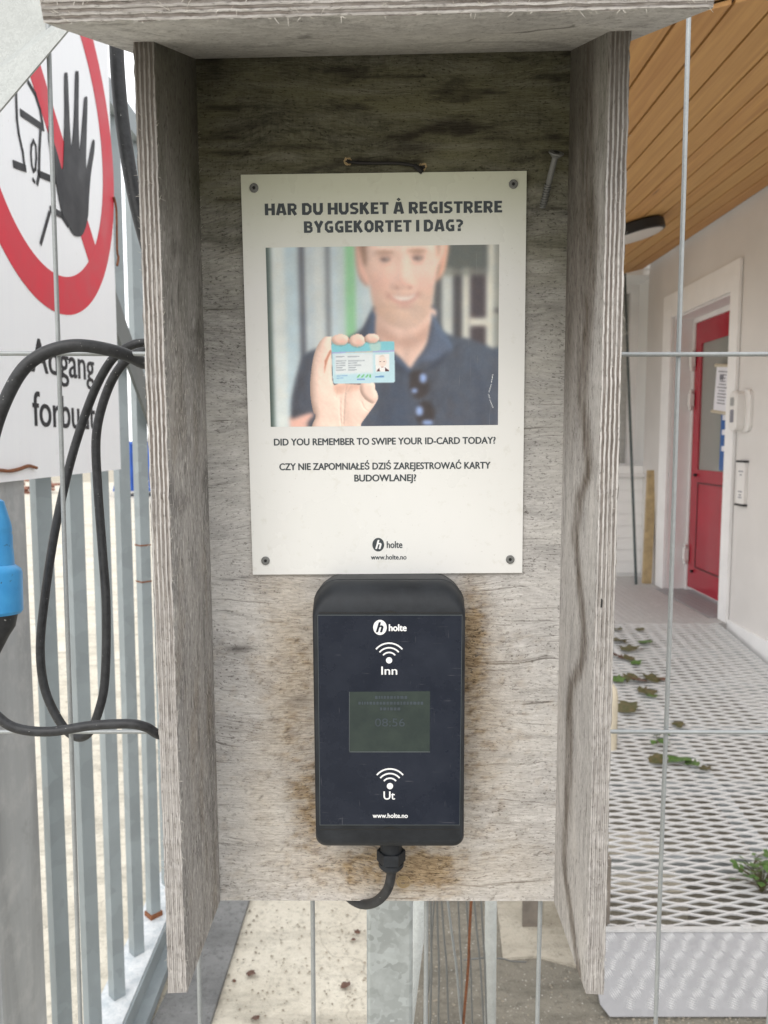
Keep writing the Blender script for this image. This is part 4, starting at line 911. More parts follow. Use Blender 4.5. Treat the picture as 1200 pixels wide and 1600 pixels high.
for j in range(12): bm.faces.new((V0[j][0], V0[j + 1][0], V[j + 1][0], V[j][0])).material_index = 1; bm.faces.new((V0[j][-1], V0[j + 1][-1], V[j + 1][-1], V[j][-1])).material_index = 1
rf = obj('roof_panel', bm, [M['roof'], E_Rf], hs_); rf.matrix_local = Mr
# torn fibres along the sawn edges
def fibres(n, fn, name, parent, Mx=None):
    bm = NB()
    for _ in range(n):
        p, d, ln, r_ = fn(); d = Vector(d).normalized(); s1 = d.orthogonal().normalized()
        b1 = Vector((random.uniform(-1, 1), random.uniform(-1, 1), random.uniform(-1, 1))) * ln * .4
        P3 = [Vector(p), Vector(p) + d * ln * .5 + b1 * .3, Vector(p) + d * ln + b1]
        tube(bm, P3, [r_, r_ * .8, r_ * .3], 3, False)
    o = obj(name, bm, M['fibre'], parent); tag(o, kind='stuff')
    if Mx is not None: o.matrix_local = Mx
    return o
def fl():
    z = random.uniform(.002, .57); k = random.random()
    if k < .5: x, dx = -W, random.uniform(.2, 1)
    else: x, dx = -W - T * random.choice((1, 1, .75, .5, .25)), random.uniform(-1, .2)
    big = random.random() < .07
    return (x, -D, z), (dx, -random.uniform(.1, .8), random.uniform(-.9, 1)), random.uniform(.0010, .0028) * (2.2 if big else 1), random.uniform(.00006, .00014)
fibres(330, fl, 'torn_fibre', hs_)
def fr_():
    z = random.uniform(.002, .56); x = W + T * random.choice((0, .25, .5, .75, 1, 1)); c = random.random() < .08
    if c: z = random.gauss(.435, .012); x = W + T
    return (x, -D, z), (random.uniform(-.4, 1), -random.uniform(.1, .8), random.uniform(-.8, .8)), random.uniform(.0009, .0024) * (3 if c else 1), random.uniform(.00005, .00012)
fibres(240, fr_, 'torn_fibre', hs_)
def frr():
    x = random.uniform(-hw2, hw2); z = random.choice((.0125, .011, .0085, .004, 0)); 
    return (x, 0, z), (random.uniform(-1.2, 1.2), -random.uniform(.2, .8), random.uniform(-.9, .6)), random.uniform(.0012, .004) * (2 if random.random() < .06 else 1), random.uniform(.00008, .0002)
fibres(300, frr, 'torn_fibre', hs_, Mr)
def fc():
    z = random.uniform(.05, .60); return (-W + .0004, -random.uniform(0, .003), z), (.8, -random.uniform(.2, 1), random.uniform(-.8, .8)), random.uniform(.001, .003), random.uniform(.00007, .00016)
fibres(170, fc, 'torn_fibre', hs_)
def fs_():
    z = random.uniform(.0, .44); return (-W + .0001, -random.uniform(.004, D - .004), z), (random.uniform(.03, .22), random.uniform(-.7, .1), random.uniform(.6, 1)), random.uniform(.002, .007), random.uniform(.00005, .00011)
fibres(900, fs_, 'torn_fibre', hs_)
bm = NB(); a = Bl(940, 942, -D - .0003); prism(bm, [a + Vector((-.0005, 0, -.003)), a + Vector((.0005, 0, -.003)), a + Vector((.0007, 0, .002)), a + Vector((-.0004, 0, .003))], (0, .0002, 0)); obj('edge_void', bm, M['dark_screw'], hs_)

# ------------------------------------------------------------------ poster
NO = (0, -1, 0)
c4 = [Bl(376, 273, -.0025), Bl(823, 267, -.0025), Bl(816, 895, -.0025), Bl(395, 898, -.0025)]
po = empty('poster', label='white poster with a printed photo of a man holding a card, screwed above the reader', cat='poster', mat=BOXM @ Matrix.Translation((0, 0, 0)))
bm = NB(); prism(bm, c4, (0, .0016, 0)); pb_ = obj('poster_sheet', bm, M['poster'], po)
YP = -.0026
def pt_(s, L, Rr, cap, bold, mat='poster_ink', shear=0, ref='H', up=None, y=YP, par=None, depth=.0001):
    a, b = Bl(*L, y), Bl(*Rr, y); t = Bl(L[0], L[1] - cap, y); d = (b - a)
    return obj('lettering', text_bm(s, a, b, (t - a).length, Vector((-d.z, 0, d.x)), NO, 0, shear, ref, depth, fat=bold), M[mat], par or po)
for s_, L, Rr in (('HAR DU HUSKET Å REGISTRERE', (414, 336.5), (785, 332)), ('BYGGEKORTET I DAG?', (475, 364), (724, 361))):
    a, b = Bl(*L, YP), Bl(*Rr, YP); d = b - a
    obj('lettering', heavy_text(s_, a, b, (Bl(L[0], L[1] - 18.2, YP) - a).length, Vector((-d.z, 0, d.x)), NO), M['poster_ink'], po)
pt_('DID YOU REMEMBER TO SWIPE YOUR ID-CARD TODAY?', (428.5, 696), (774, 693), 10.2, .045)
pt_('CZY NIE ZAPOMNIAŁEŚ DZIŚ ZAREJESTROWAĆ KARTY', (437, 734.5), (766, 732), 10.2, .045)
pt_('BUDOWLANEJ?', (554, 752.2), (650, 751.4), 10.2, .045)
def ellipse(cx, cy, rx, ry, y, mat, par, name, rot=0.0, d=.00012):
    bm = NB(); pts = []
    for k in range(40):
        a = 2 * math.pi * k / 40; ex, ey = rx * math.cos(a), ry * math.sin(a)
        pts.append(Bl(cx + ex * math.cos(rot) - ey * math.sin(rot), cy + ex * math.sin(rot) + ey * math.cos(rot), y))
    prism(bm, pts, (0, -d, 0)); return obj(name, bm, M[mat], par)
lg = ellipse(591, 851, 9.2, 10.6, YP, 'poster_ink', po, 'logo')
pt_('h', (587, 857.5), (595.5, 857.5), 13.5, .05, 'white_ink', .3, 'h', par=lg, y=YP - .0002)
pt_('holte', (604.6, 856.2), (628.5, 856), 10.5, .03, ref='h')
pt_('www.holte.no', (579.7, 874.2), (635, 874), 7.4, .03, ref='h')
for i, (a, b) in enumerate(((397, 294), (802, 288), (797, 874), (415, 876))):
    bm = NB(); p = Bl(a, b, YP); lathe(bm, [(.0033, 0), (.0033, .0008), (.0026, .0014), (.0014, .0014), (.0013, .0006)], axisM(p, NO), 20)
    sw = obj('screw', bm, M['steel_screw'], po, 40)
    bm = NB(); lathe(bm, [(.0013, 0), (.0012, .0009)], axisM(p, NO), 6); obj('recess', bm, M['dark_screw'], sw)
# the printed photograph, painted as soft shapes on a fine grid
PW, PH = 365, 284; S = .8; gw, gh = int(PW * S), int(PH * S)
img = np.zeros((gh, gw, 3)); XX, YY = np.meshgrid((np.arange(gw) + .5) / S, (np.arange(gh) + .5) / S)
Z1 = lambda L: [(x / 2.609 - 45, y_ / 2.609 - 123) for x, y_ in L]
Z2 = lambda L: [(470 + x * 170 / 1200 - 415, 500 + y_ * 170 / 1200 - 383) for x, y_ in L]
def blur(a, s):
    if s <= 0: return a
    s *= S; r = max(1, int(3 * s)); k = np.exp(-.5 * (np.arange(-r, r + 1) / s) ** 2); k /= k.sum()
    a = np.pad(a, r, mode='edge'); a = np.apply_along_axis(lambda v: np.convolve(v, k, 'valid'), 0, a); return np.apply_along_axis(lambda v: np.convolve(v, k, 'valid'), 1, a)
def pmask(pts, sm=True):
    if sm: pts = [(p.x, p.y) for p in smooth_path([(a, b, 0) for a, b in pts + pts[:1]], 5)]
    acc = np.zeros((gh, gw))
    for ox, oy in ((-.25, -.25), (.25, -.25), (-.25, .25), (.25, .25)):
        ins = np.zeros((gh, gw), bool); x, y_ = XX + ox / S, YY + oy / S
        for (x1, y1), (x2, y2) in zip(pts, pts[1:] + pts[:1]):
            if y1 == y2: continue
            cnd = (y1 > y_) != (y2 > y_); ins ^= cnd & (x < (x2 - x1) * (y_ - y1) / (y2 - y1) + x1)
        acc += ins
    return acc / 4
def lay_(mask, col, op=1.0):
    global img
    mk = (np.clip(mask, 0, 1) * op)[..., None]; img = img * (1 - mk) + np.array(col, float) * mk
def poly(pts, col, b=0, op=1.0, sm=True): lay_(blur(pmask(pts, sm), b), col, op)
def el(c, rx, ry, col, b=0, op=1.0): lay_(blur(((((XX - c[0]) / rx) ** 2 + ((YY - c[1]) / ry) ** 2) < 1).astype(float), b), col, op)
def relief(mask, h, base, amb=.60, dif=.52, L=(.50, -.42, .76), op=1.0, soft=.62):
    global img
    gy, gx = np.gradient(h); gx, gy = gx * S * soft, gy * S * soft; k = 1 / np.sqrt(gx * gx + gy * gy + 1)
    sh = np.clip((-gx * L[0] - gy * L[1] + L[2]) * k, 0, 1); sh = amb + dif * sh
    col = np.array(base, float) * sh[..., None]; col = col + (1 - sh)[..., None] * np.array([22, 2, -6]); mk = (np.clip(mask, 0, 1) * op)[..., None]
    img = img * (1 - mk) + col * mk
def G(cx, cy, sx, sy, a): return a * np.exp(-.5 * (((XX - cx) / sx) ** 2 + ((YY - cy) / sy) ** 2))
def rect(x0, x1, y0, y1, col, b=0, op=1.0): poly([(x0, y0), (x1, y0), (x1, y1), (x0, y1)], col, b, op, False)
img[:] = (196, 206, 208)
for x0, x1, col in ((-9, 8, (62, 78, 72)), (8, 30, (214, 221, 219)), (30, 51, (188, 206, 214)), (51, 61, (84, 86, 96)), (61, 76, (190, 200, 205)), (76, 90, (202, 208, 208)), (93, 101, (112, 116, 122)), (101, 112, (190, 205, 213)), (112, 124, (190, 205, 206)), (124, 141, (142, 198, 152)), (141, 152, (180, 200, 205)), (152, 170, (192, 205, 210)),
                    (262, 277, (92, 92, 92)), (277, 293, (204, 207, 202)), (293, 309, (72, 68, 70)), (309, 320, (214, 212, 200)), (320, 346, (72, 62, 66)), (346, 358, (222, 220, 207)), (358, 375, (150, 150, 142))): rect(x0, x1, -20, 300, col, 3)
rect(262, 346, -10, 38, (96, 101, 96), 4); rect(262, 346, 36, 47, (135, 137, 128), 3, .8); rect(318, 350, 113, 126, (218, 215, 203), 2.5); rect(358, 380, 98, 106, (70, 65, 66), 2, .6)
SK = (233, 199, 184)
poly(Z1([(200, 1075), (200, 1020), (250, 1005), (330, 1000), (330, 1080)]), (228, 180, 165), 2)
shirt = blur(pmask(Z1([(203, 1030), (210, 930), (250, 790), (290, 745), (380, 722), (500, 660), (545, 588), (575, 560), (800, 560), (840, 670), (960, 705), (1040, 740), (1085, 770), (1085, 1080), (330, 1080), (300, 1005)])), 2.2)
fold = fbm((XX + YY * .5) / 34, (YY - XX * .3) / 70, 19, 4)
relief(shirt, 34 * blur(shirt, 14) + 26 * fold + G(120, 260, 26, 70, -10) + G(300, 200, 40, 60, 12), (76, 83, 97), .68, .42)
poly(Z1([(560, 1060), (640, 860), (700, 900), (700, 1070)]), (56, 67, 88), 9, .5); poly(Z1([(940, 760), (990, 1000), (960, 1060), (1000, 1060), (1020, 900)]), (62, 70, 88), 4, .5)
neck = blur(pmask(Z1([(555, 575), (800, 575), (788, 650), (775, 720), (735, 780), (702, 822), (660, 775), (590, 720), (558, 680)])), 2)
relief(neck, 46 * np.sqrt(np.clip(1 - ((XX - 214) / 62) ** 2, .02, 1)) + G(214, 160, 6, 30, -3), (240, 204, 188), .58, .5)
poly(Z1([(560, 640), (690, 700), (792, 630), (780, 690), (690, 735), (580, 690)]), (186, 142, 124), 6, .7)
for pts, cl_ in (([(545, 585), (562, 600), (565, 700), (640, 762), (700, 822), (690, 840), (600, 770), (510, 690)], (74, 86, 108)), ([(795, 590), (835, 660), (880, 740), (820, 800), (745, 800), (705, 825), (768, 740), (790, 650)], (92, 104, 126))):
    cm = blur(pmask(Z1(pts)), 1.6); relief(cm, 14 * blur(cm, 4), cl_, .66, .45)
poly(Z1([(880, 745), (820, 810), (760, 840), (780, 815), (850, 760)]), (48, 55, 72), 3, .8); poly(Z1([(510, 690), (600, 772), (690, 845), (640, 830), (560, 770)]), (44, 52, 68), 3, .6)
for pts, dk in (([(482, 300), (486, 400), (505, 460), (540, 478), (545, 380), (530, 300)], (232, 186, 170)), ([(815, 300), (822, 400), (808, 465), (840, 440), (858, 380), (862, 300)], (240, 186, 162))):
    em = blur(pmask(Z1(pts)), 1.8); relief(em, 9 * blur(em, 3), dk, .62, .5)
head = blur(pmask(Z1([(505, 290), (520, 400), (540, 470), (556, 560), (590, 612), (640, 648), (690, 658), (740, 640), (785, 590), (803, 510), (815, 430), (828, 290)])), 2.0)
hh = 62 * np.sqrt(np.clip(1 - ((XX - 212) / 66) ** 2 - ((YY - 22) / 116) ** 2, .015, 1))
hh = hh + G(214, 30, 6, 26, 5) + G(216, 57, 8, 7, 8) + G(204, 61, 4.5, 4, 3.5) + G(227, 60, 4.5, 4, 3.5) + G(187, 9, 15, 5, 3.5) + G(241, 8, 15, 5, 3.5) + G(187, 21, 12, 7, -4.5) + G(240, 20, 12, 7, -4.5) + G(187, 21, 7, 4, 2.5) + G(240, 20, 7, 4, 2.5)
hh = hh + G(178, 58, 15, 13, 4.5) + G(252, 56, 13, 13, 4.5) + G(215, 73, 15, 3.2, 2) + G(215, 91, 15, 4, 3) + G(188, 80, 4, 5, -2.5) + G(241, 78, 4, 5, -2.5) + G(215, 99, 14, 3, -2) + G(215, 113, 15, 9, 5) + G(193, 70, 4, 9, -1.6) + G(237, 68, 4, 9, -1.6)
relief(head, hh, (248, 212, 196), .64, .48, soft=.42)
for cx, cy, sx, sy, cl_, a in ((178, 58, 18, 14, (238, 172, 158), .35), (252, 56, 14, 14, (244, 186, 172), .35), (216, 58, 9, 8, (236, 176, 160), .35), (215, 104, 44, 20, (196, 164, 140), .42), (176, 92, 14, 26, (198, 160, 138), .40), (254, 92, 12, 24, (214, 178, 156), .35), (213, -8, 46, 12, (252, 232, 222), .45)): lay_(head * G(cx, cy, sx, sy, 1), cl_, a)
poly(Z1([(490, 292), (522, 292), (530, 372), (522, 405), (512, 380), (502, 340)]), (140, 108, 90), 2.6, .8); poly(Z1([(815, 292), (830, 292), (828, 350), (818, 372)]), (170, 132, 108), 2.6, .7)
for cx, cy in ((605, 374), (738, 370)):
    el(Z1([(cx, cy - 4)])[0], 11, 4.2, (192, 148, 134), 2.2, .8); el(Z1([(cx, cy + 2)])[0], 7.5, 2.4, (96, 84, 84), 1.5, .9); el(Z1([(cx + 8, cy)])[0], 2, 1.2, (235, 228, 224), .8, .6)
    el(Z1([(cx - 2, cy - 28)])[0], 16, 2.8, (172, 130, 108), 2.2, .8); el(Z1([(cx, cy + 20)])[0], 11, 2.2, (214, 164, 148), 2, .5)
for x_ in (205, 226): el((x_, 65), 3.2, 1.5, (170, 110, 98), 1.4, .7)
poly(Z1([(612, 515), (650, 523), (690, 524), (738, 511), (724, 542), (690, 557), (652, 552), (628, 536)]), (206, 142, 132), 2.0, .7)
poly(Z1([(626, 519), (660, 526), (700, 526), (730, 515), (714, 535), (686, 543), (652, 538)]), (248, 240, 230), 1.4, .9); el(Z1([(684, 566)])[0], 14, 2, (226, 168, 156), 1.6, .6)
poly(Z1([(604, 500), (617, 520), (610, 540)]), (188, 134, 120), 2, .6); poly(Z1([(744, 496), (734, 518), (748, 534)]), (196, 144, 128), 2, .6)
for cx, cy, rx, ry in ((742, 890, 16, 22), (766, 1010, 15, 20), (735, 850, 14, 7)): el(Z1([(cx, cy)])[0], rx, ry, (52, 44, 44), 2.5, .95)
for cx, cy, rx, ry in ((758, 862, 6, 8), (722, 915, 5, 4), (742, 1000, 6, 8), (775, 1048, 9, 4)): el(Z1([(cx, cy)])[0], rx, ry, (150, 175, 225), 1.8, .95)
skn = fbm(XX / 26, YY / 26, 51, 3) - .5; img = img * (1 + .10 * skn[..., None]) + np.array([5, 2, -1]) * (fbm(XX / 9, YY / 9, 57, 3) - .5)[..., None] * 2
for ch_ in range(3): img[:, :, ch_] = blur(img[:, :, ch_], 1.9)
hand_ = blur(pmask(Z2([(320, 160), (240, 170), (170, 250), (120, 370), (90, 520), (70, 700), (75, 860), (100, 1010), (125, 1060), (110, 1230), (600, 1230), (640, 1150), (720, 1040), (800, 930), (835, 850), (800, 760), (700, 720), (420, 690), (330, 690), (320, 420)])), .5)
P_ = Z2([(150, 600), (250, 800), (560, 1010), (420, 900), (180, 950), (720, 850)])
hn = 16 * blur(hand_, 6) + 6 * blur(hand_, 2) + G(*P_[2], 20, 15, 9) + G(*P_[4], 14, 26, 6) + G(*P_[3], 7, 26, -6) + G(*P_[0], 9, 22, 5) + 5 * fbm(XX / 22, YY / 22, 15, 3)
for pts in ([(470, 720), (450, 850), (440, 1000), (430, 1150)], [(400, 860), (395, 1000), (410, 1180)], [(530, 700), (480, 780)], [(640, 900), (670, 970), (720, 1010)], [(365, 760), (350, 840)]):
    P2 = Z2(pts); Q = [(x + 1.5, y_) for x, y_ in P2[::-1]]; hn = hn - 2.6 * blur(pmask(P2 + Q), .8)
relief(hand_, hn, (246, 214, 198), .64, .46, soft=.5)
poly(Z2([(240, 430), (300, 320), (322, 330), (285, 400), (252, 500), (232, 580)]), (196, 128, 102), .8, .85); poly(Z2([(330, 700), (430, 715), (430, 800), (350, 790)]), (214, 164, 142), 2.5, .7)
poly(Z2([(420, 690), (640, 690), (620, 760), (450, 770)]), (218, 172, 152), 3, .7)
th_ = blur(pmask(Z2([(630, 720), (660, 675), (730, 665), (795, 690), (805, 760), (830, 850), (780, 920), (700, 880), (640, 800)])), .6); relief(th_, 14 * blur(th_, 3.5), (246, 212, 196), .64, .46)
cd = Z2([(318, 262), (330, 248), (1000, 222), (1022, 232), (1030, 668), (1012, 688), (350, 692), (330, 680)]); poly(cd, (190, 222, 232), .25, 1, False)
poly(Z2([(318, 262), (330, 248), (1000, 222), (1022, 232), (1023, 322), (322, 345)]), (130, 202, 214), .6, 1, False); poly(Z2([(740, 240), (860, 230), (860, 330), (770, 335)]), (190, 215, 205), 1.2, .8)
poly(Z2([(322, 338), (770, 330), (1023, 322), (1023, 340), (322, 352)]), (165, 165, 215), .5, .9, False); poly(Z2([(480, 340), (780, 330), (780, 345), (480, 350)]), (205, 205, 170), .5, .7, False)
poly(Z2([(350, 360), (785, 350), (785, 575), (355, 590)]), (226, 232, 234), 1.5, .95, False)
for y_, a, b, c2, d2 in ((390, 365, 465, 500, 632), (438, 365, 482, 505, 688), (463, 365, 470, 505, 604), (489, 365, 470, 505, 650), (514, 365, 440, 505, 592), (540, 365, 478, 505, 600)):
    for p_, q_ in ((a, b), (c2, d2)): poly(Z2([(p_, y_ - 5), (q_, y_ - 9), (q_, y_ + 3), (p_, y_ + 7)]), (150, 158, 168), .3, .75, False)
poly(Z2([(806, 372), (964, 364), (968, 560), (812, 566)]), (240, 238, 236), .4, 1, False)
el(Z2([(888, 450)])[0], 6.4, 8.5, (240, 222, 212), .8); poly(Z2([(838, 410), (888, 376), (938, 410), (930, 400), (888, 392), (848, 402)]), (205, 190, 170), .7, .8)
for cx in (866, 906): el(Z2([(cx, 452)])[0], 1.4, .7, (140, 120, 112), .4)
el(Z2([(888, 510)])[0], 2, .6, (190, 140, 135), .4); poly(Z2([(818, 560), (850, 520), (860, 560)]), (88, 40, 44), .3, 1, False); poly(Z2([(915, 515), (962, 550), (962, 558), (918, 560)]), (80, 40, 48), .3, 1, False)
for p_, q_ in ((595, 640), (640, 690), (690, 735), (735, 760)): poly(Z2([(p_, 625), (q_ - 18, 590), (q_, 594), (p_ + 22, 628)]), (108, 190, 120), .4, .9, False)
poly(Z2([(598, 640), (690, 638), (690, 650), (598, 652)]), (95, 140, 205), .3, .9, False); poly(Z2([(808, 612), (904, 608), (904, 624), (808, 628)]), (75, 130, 190), .4, .9, False); poly(Z2([(370, 600), (495, 594), (495, 606), (370, 612)]), (140, 180, 215), .4, .8, False); poly(Z2([(370, 626), (445, 622), (445, 634), (370, 638)]), (140, 180, 215), .4, .8, False)
for i, (cx, cy, rx, ry) in enumerate(((420, 200, 98, 62), (610, 210, 90, 72), (775, 188, 82, 54))):
    el(Z2([(cx + 2, cy + 12)])[0], rx * .1417, ry * .1417, (110, 165, 168), .8, .7)
    fm = blur(((((XX - Z2([(cx, cy)])[0][0]) / (rx * .1417)) ** 2 + ((YY - Z2([(cx, cy)])[0][1]) / (ry * .1417)) ** 2) < 1).astype(float), .7)
    relief(fm, 9 * blur(fm, 3), (246, 210, 194), .66, .44); el(Z2([(cx + 22, cy + 20)])[0], rx * .07, ry * .05, (240, 186, 168), 1.4, .45)
poly(Z2([(508, 170), (522, 190), (514, 250), (505, 220)]), (196, 140, 120), .4, .8); poly(Z2([(688, 160), (704, 200), (700, 240), (690, 200)]), (196, 140, 120), .4, .8)
for a, b in (((1046, 850), (1040, 885)), ((1040, 890), (1030, 925)), ((1028, 930), (1034, 950)), ((1034, 955), (1048, 990))):
    P2 = Z1([a, b]); poly(P2 + [(x + .9, y_) for x, y_ in P2[::-1]], (245, 246, 244), .2, .95, False)
gr_ = fbm(XX / 2.2, YY / 2.2, 97, 3); img = np.clip((img - 128) * 1.10 + 132, 0, 255) * .94 + 12 + (gr_[..., None] - .5) * 9
q00, q10, q11, q01 = Bl(415, 387, YP), Bl(780, 382, YP), Bl(778, 664, YP), Bl(423, 667, YP)
me = bpy.data.meshes.new('printed_photo'); V = []
uu, vv_ = np.meshgrid(np.arange(gw + 1) / gw, np.arange(gh + 1) / gh)
c = [np.array(q_) for q_ in (q00, q10, q11, q01)]
Pn = (c[0] * ((1 - uu) * (1 - vv_))[..., None] + c[1] * (uu * (1 - vv_))[..., None] + c[2] * (uu * vv_)[..., None] + c[3] * ((1 - uu) * vv_)[..., None]).reshape(-1, 3)
idx = np.arange((gw + 1) * (gh + 1)).reshape(gh + 1, gw + 1)
fc_ = np.stack([idx[:-1, :-1], idx[1:, :-1], idx[1:, 1:], idx[:-1, 1:]], -1).reshape(-1, 4)
me.from_pydata(Pn.tolist(), [], fc_.tolist())
a8 = np.clip(img / 255, 0, 1); l8 = np.where(a8 <= .04045, a8 / 12.92, ((a8 + .055) / 1.055) ** 2.4) * 1.04
at = me.attributes.new('Col', 'FLOAT_COLOR', 'CORNER'); colr = np.ones((len(fc_), 4, 4)); colr[:, :, :3] = l8.reshape(-1, 1, 3); at.data.foreach_set('color', colr.ravel())
me.materials.append(M['photo']); ph_ = bpy.data.objects.new('printed_photo', me); COL.objects.link(ph_); ph_.parent = po
tag(ph_, 'printed photo of a smiling man in a dark polo shirt holding up a light blue card')

# ------------------------------------------------------------------ card reader
YD = -.046
rd = empty('card_reader', label='black wall mounted card reader with dark blue front and small grey display', cat='card reader', mat=BOXM.copy())
ftl, fbr = Bl(490, 903, YD + .012), Bl(727, 1321, YD + .006)
x0, x1, z0, z1 = Bl(489.5, 1100, YD + .008).x, Bl(727, 1100, YD + .008).x, Bl(609, 1321, YD + .012).z, Bl(609, 906, YD + .018).z
def ring_(bm, xa, xb, za, zb, r_, y_, seg=6):
    o = []
    for cx, cz, a0 in ((xb - r_, zb - r_, 0), (xa + r_, zb - r_, 90), (xa + r_, za + r_, 180), (xb - r_, za + r_, 270)):
        rr = r_ if a0 < 180 else min(r_, .008)
        if a0 >= 180: cz = za + rr; cx = xa + rr if a0 == 180 else xb - rr
        for k in range(seg + 1): a = R(a0 + 90 * k / seg); o.append(bm.verts.new((cx + rr * math.cos(a), y_, cz + rr * math.sin(a))))
    return o
bm = NB(); rings = [ring_(bm, x0 + .004, x1 - .004, z0 + .002, z1 - .0005, .016, 0), ring_(bm, x0 + .0015, x1 - .0015, z0 + .001, z1, .017, -.012)]
rings.append(ring_(bm, x0 + .0008, x1 - .0008, z0 + .0005, z1, .018, YD + .0215)); rings.append(ring_(bm, x0 + .0014, x1 - .0014, z0 + .001, z1 - .0008, .018, YD + .0208)); rings.append(ring_(bm, x0, x1, z0, z1 - .0004, .018, YD + .020))
for k in range(1, 10):
    th = R(10 * k); rings.append(ring_(bm, x0 + .0022 * (1 - math.cos(th)), x1 - .0022 * (1 - math.cos(th)), z0 + .011 * (1 - math.cos(th)), z1 - .0235 * (1 - math.cos(th)), .018 * math.cos(th) + .0035, YD + .020 - .020 * math.sin(th)))
for a, b in zip(rings, rings[1:]):
    n = len(a)
    for k in range(n): bm.faces.new((a[k], a[(k + 1) % n], b[(k + 1) % n], b[k]))
bm.faces.new(rings[0][::-1]); bm.faces.new(rings[-1]); obj('reader_body', bm, M['reader'], rd, 35)
YFm = YD - .0006
def quad(name, pts, d, mat, par): bm = NB(); prism(bm, pts, (0, d, 0)); return obj(name, bm, M[mat], par)
quad('film_edge', [Bl(496, 961, YFm), Bl(722.5, 961, YFm), Bl(718.5, 1289.5, YFm), Bl(499.5, 1289.5, YFm)], .0007, 'film_edge', rd)
ff = quad('front_film', [Bl(496.8, 962, YFm - .0002), Bl(721.6, 962, YFm - .0002), Bl(717.8, 1288.6, YFm - .0002), Bl(500.4, 1288.6, YFm - .0002)], .0004, 'film', rd)
YT = YFm - .0003
quad('display', [Bl(546, 1081, YT), Bl(672, 1080, YT), Bl(671.5, 1174.5, YT), Bl(547, 1174.5, YT)], .0002, 'screen', rd)
bm = NB()
for s in ((546, 1174.2, 672, 1175.6), (545.4, 1081, 546.4, 1174)): prism(bm, [Bl(s[0], s[1], YT - .0001), Bl(s[2], s[1], YT - .0001), Bl(s[2], s[3], YT - .0001), Bl(s[0], s[3], YT - .0001)], (0, .0002, 0))
obj('display_edge', bm, M['film_edge'], rd)
pt_('08:56', (586, 1135), (632.6, 1135), 12.5, 0, 'screen_text', par=rd, y=YT - .0002, ref='0')
bm = NB()
for xa, xb, yy in ((586, 636, 1090), (560, 600, 1099), (604, 661, 1099), (594, 624, 1108)):
    x = xa
    while x < xb: wd_ = random.uniform(2, 5); prism(bm, [Bl(x, yy - 2.6, YT - .0002), Bl(x + wd_, yy - 2.6, YT - .0002), Bl(x + wd_, yy + 2, YT - .0002), Bl(x, yy + 2, YT - .0002)], (0, .0001, 0)); x += wd_ + 1.6
obj('display_line', bm, M['screen_text'], rd)
lg = ellipse(593.7, 980.3, 10.6, 11.8, YT, 'white_ink', rd, 'logo')
pt_('h', (588, 987.5), (598.5, 987.5), 15, .05, 'film', .3, 'h', par=lg, y=YT - .0002)
pt_('holte', (608, 985.8), (635, 985.8), 10.3, .05, 'white_ink', ref='h', par=rd, y=YT)
pt_('Inn', (596, 1054), (620.5, 1054), 12.4, .02, 'white_ink', ref='I', par=rd, y=YT)
pt_('Ut', (599.5, 1249), (617, 1249), 12.4, .02, 'white_ink', ref='U', par=rd, y=YT)
pt_('www.holte.no', (582.5, 1277.8), (637, 1277.8), 7, .03, 'white_ink', ref='h', par=rd, y=YT)
for cx, cy in ((608, 1031.7), (609.3, 1228.2)):
    bm = NB(); prism(bm, [Bl(cx + 4.9 * math.cos(2 * math.pi * k / 24), cy + 4.9 * math.sin(2 * math.pi * k / 24), YT) for k in range(24)], (0, -.0001, 0))
    for rr in (12.3, 19.6, 26.8):
        A = [R(-50 + 100 * k / 20) for k in range(21)]
        o = [Bl(cx + (rr + 1.15) * math.sin(a), cy - (rr + 1.15) * math.cos(a), YT) for a in A] + [Bl(cx + (rr - 1.15) * math.sin(a), cy - (rr - 1.15) * math.cos(a), YT) for a in A[::-1]]
        prism(bm, o, (0, -.0001, 0))
    obj('wireless_symbol', bm, M['white_ink'], rd)
for yy, xa, xb in ((957.5, 498, 722), (1296, 500, 718)): bm = NB(); prism(bm, [Bl(xa, yy - .6, YD - .0001), Bl(xb, yy - .6, YD - .0001), Bl(xb, yy + .6, YD - .0001), Bl(xa, yy + .6, YD - .0001)], (0, .0001, 0)); obj('seam', bm, M['dark_screw'], rd)
for yy, s in ((957, 1), (1294.5, 1)): bm = NB(); prism(bm, [Bl(609 - 11 + 22 * k / 10, yy - 2.6 * math.sin(math.pi * k / 10), YD - .0003) for k in range(11)], (0, .0001, 0)); obj('opening_notch', bm, M['dark_screw'], rd)
# gland and its cable
yg = -.022; gt = Bl(611, 1320, yg); gbm = NB(); Mg = axisM(gt, (0, 0, -1))
lathe(gbm, [(.0085, -.004), (.0085, .004)], Mg, 20); lathe(gbm, [(.0108, .0041), (.0112, .005), (.0112, .0125), (.0104, .0135)], Mg, 6)
lathe(gbm, [(.0098, .0136), (.0098, .0165), (.0072, .0195)], Mg, 20); gl = obj('cable_gland', gbm, M['reader'], rd, 30)
cp_ = [Bl(611, 1350, yg), Bl(611, 1368, yg), Bl(604, 1392, yg + .003), Bl(585, 1410, yg + .012), Bl(560, 1411, yg + .026)]
cp_ += [Vector((cp_[-1].x - .014, yg + .045, -.004)), Vector((cp_[-1].x - .03, yg + .058, .03)), Vector((cp_[-1].x - .04, yg + .06, .09))]
bm = NB(); tube(bm, smooth_path(cp_, 8), .0038, 14); obj('cable', bm, M['rubber'], rd, True)

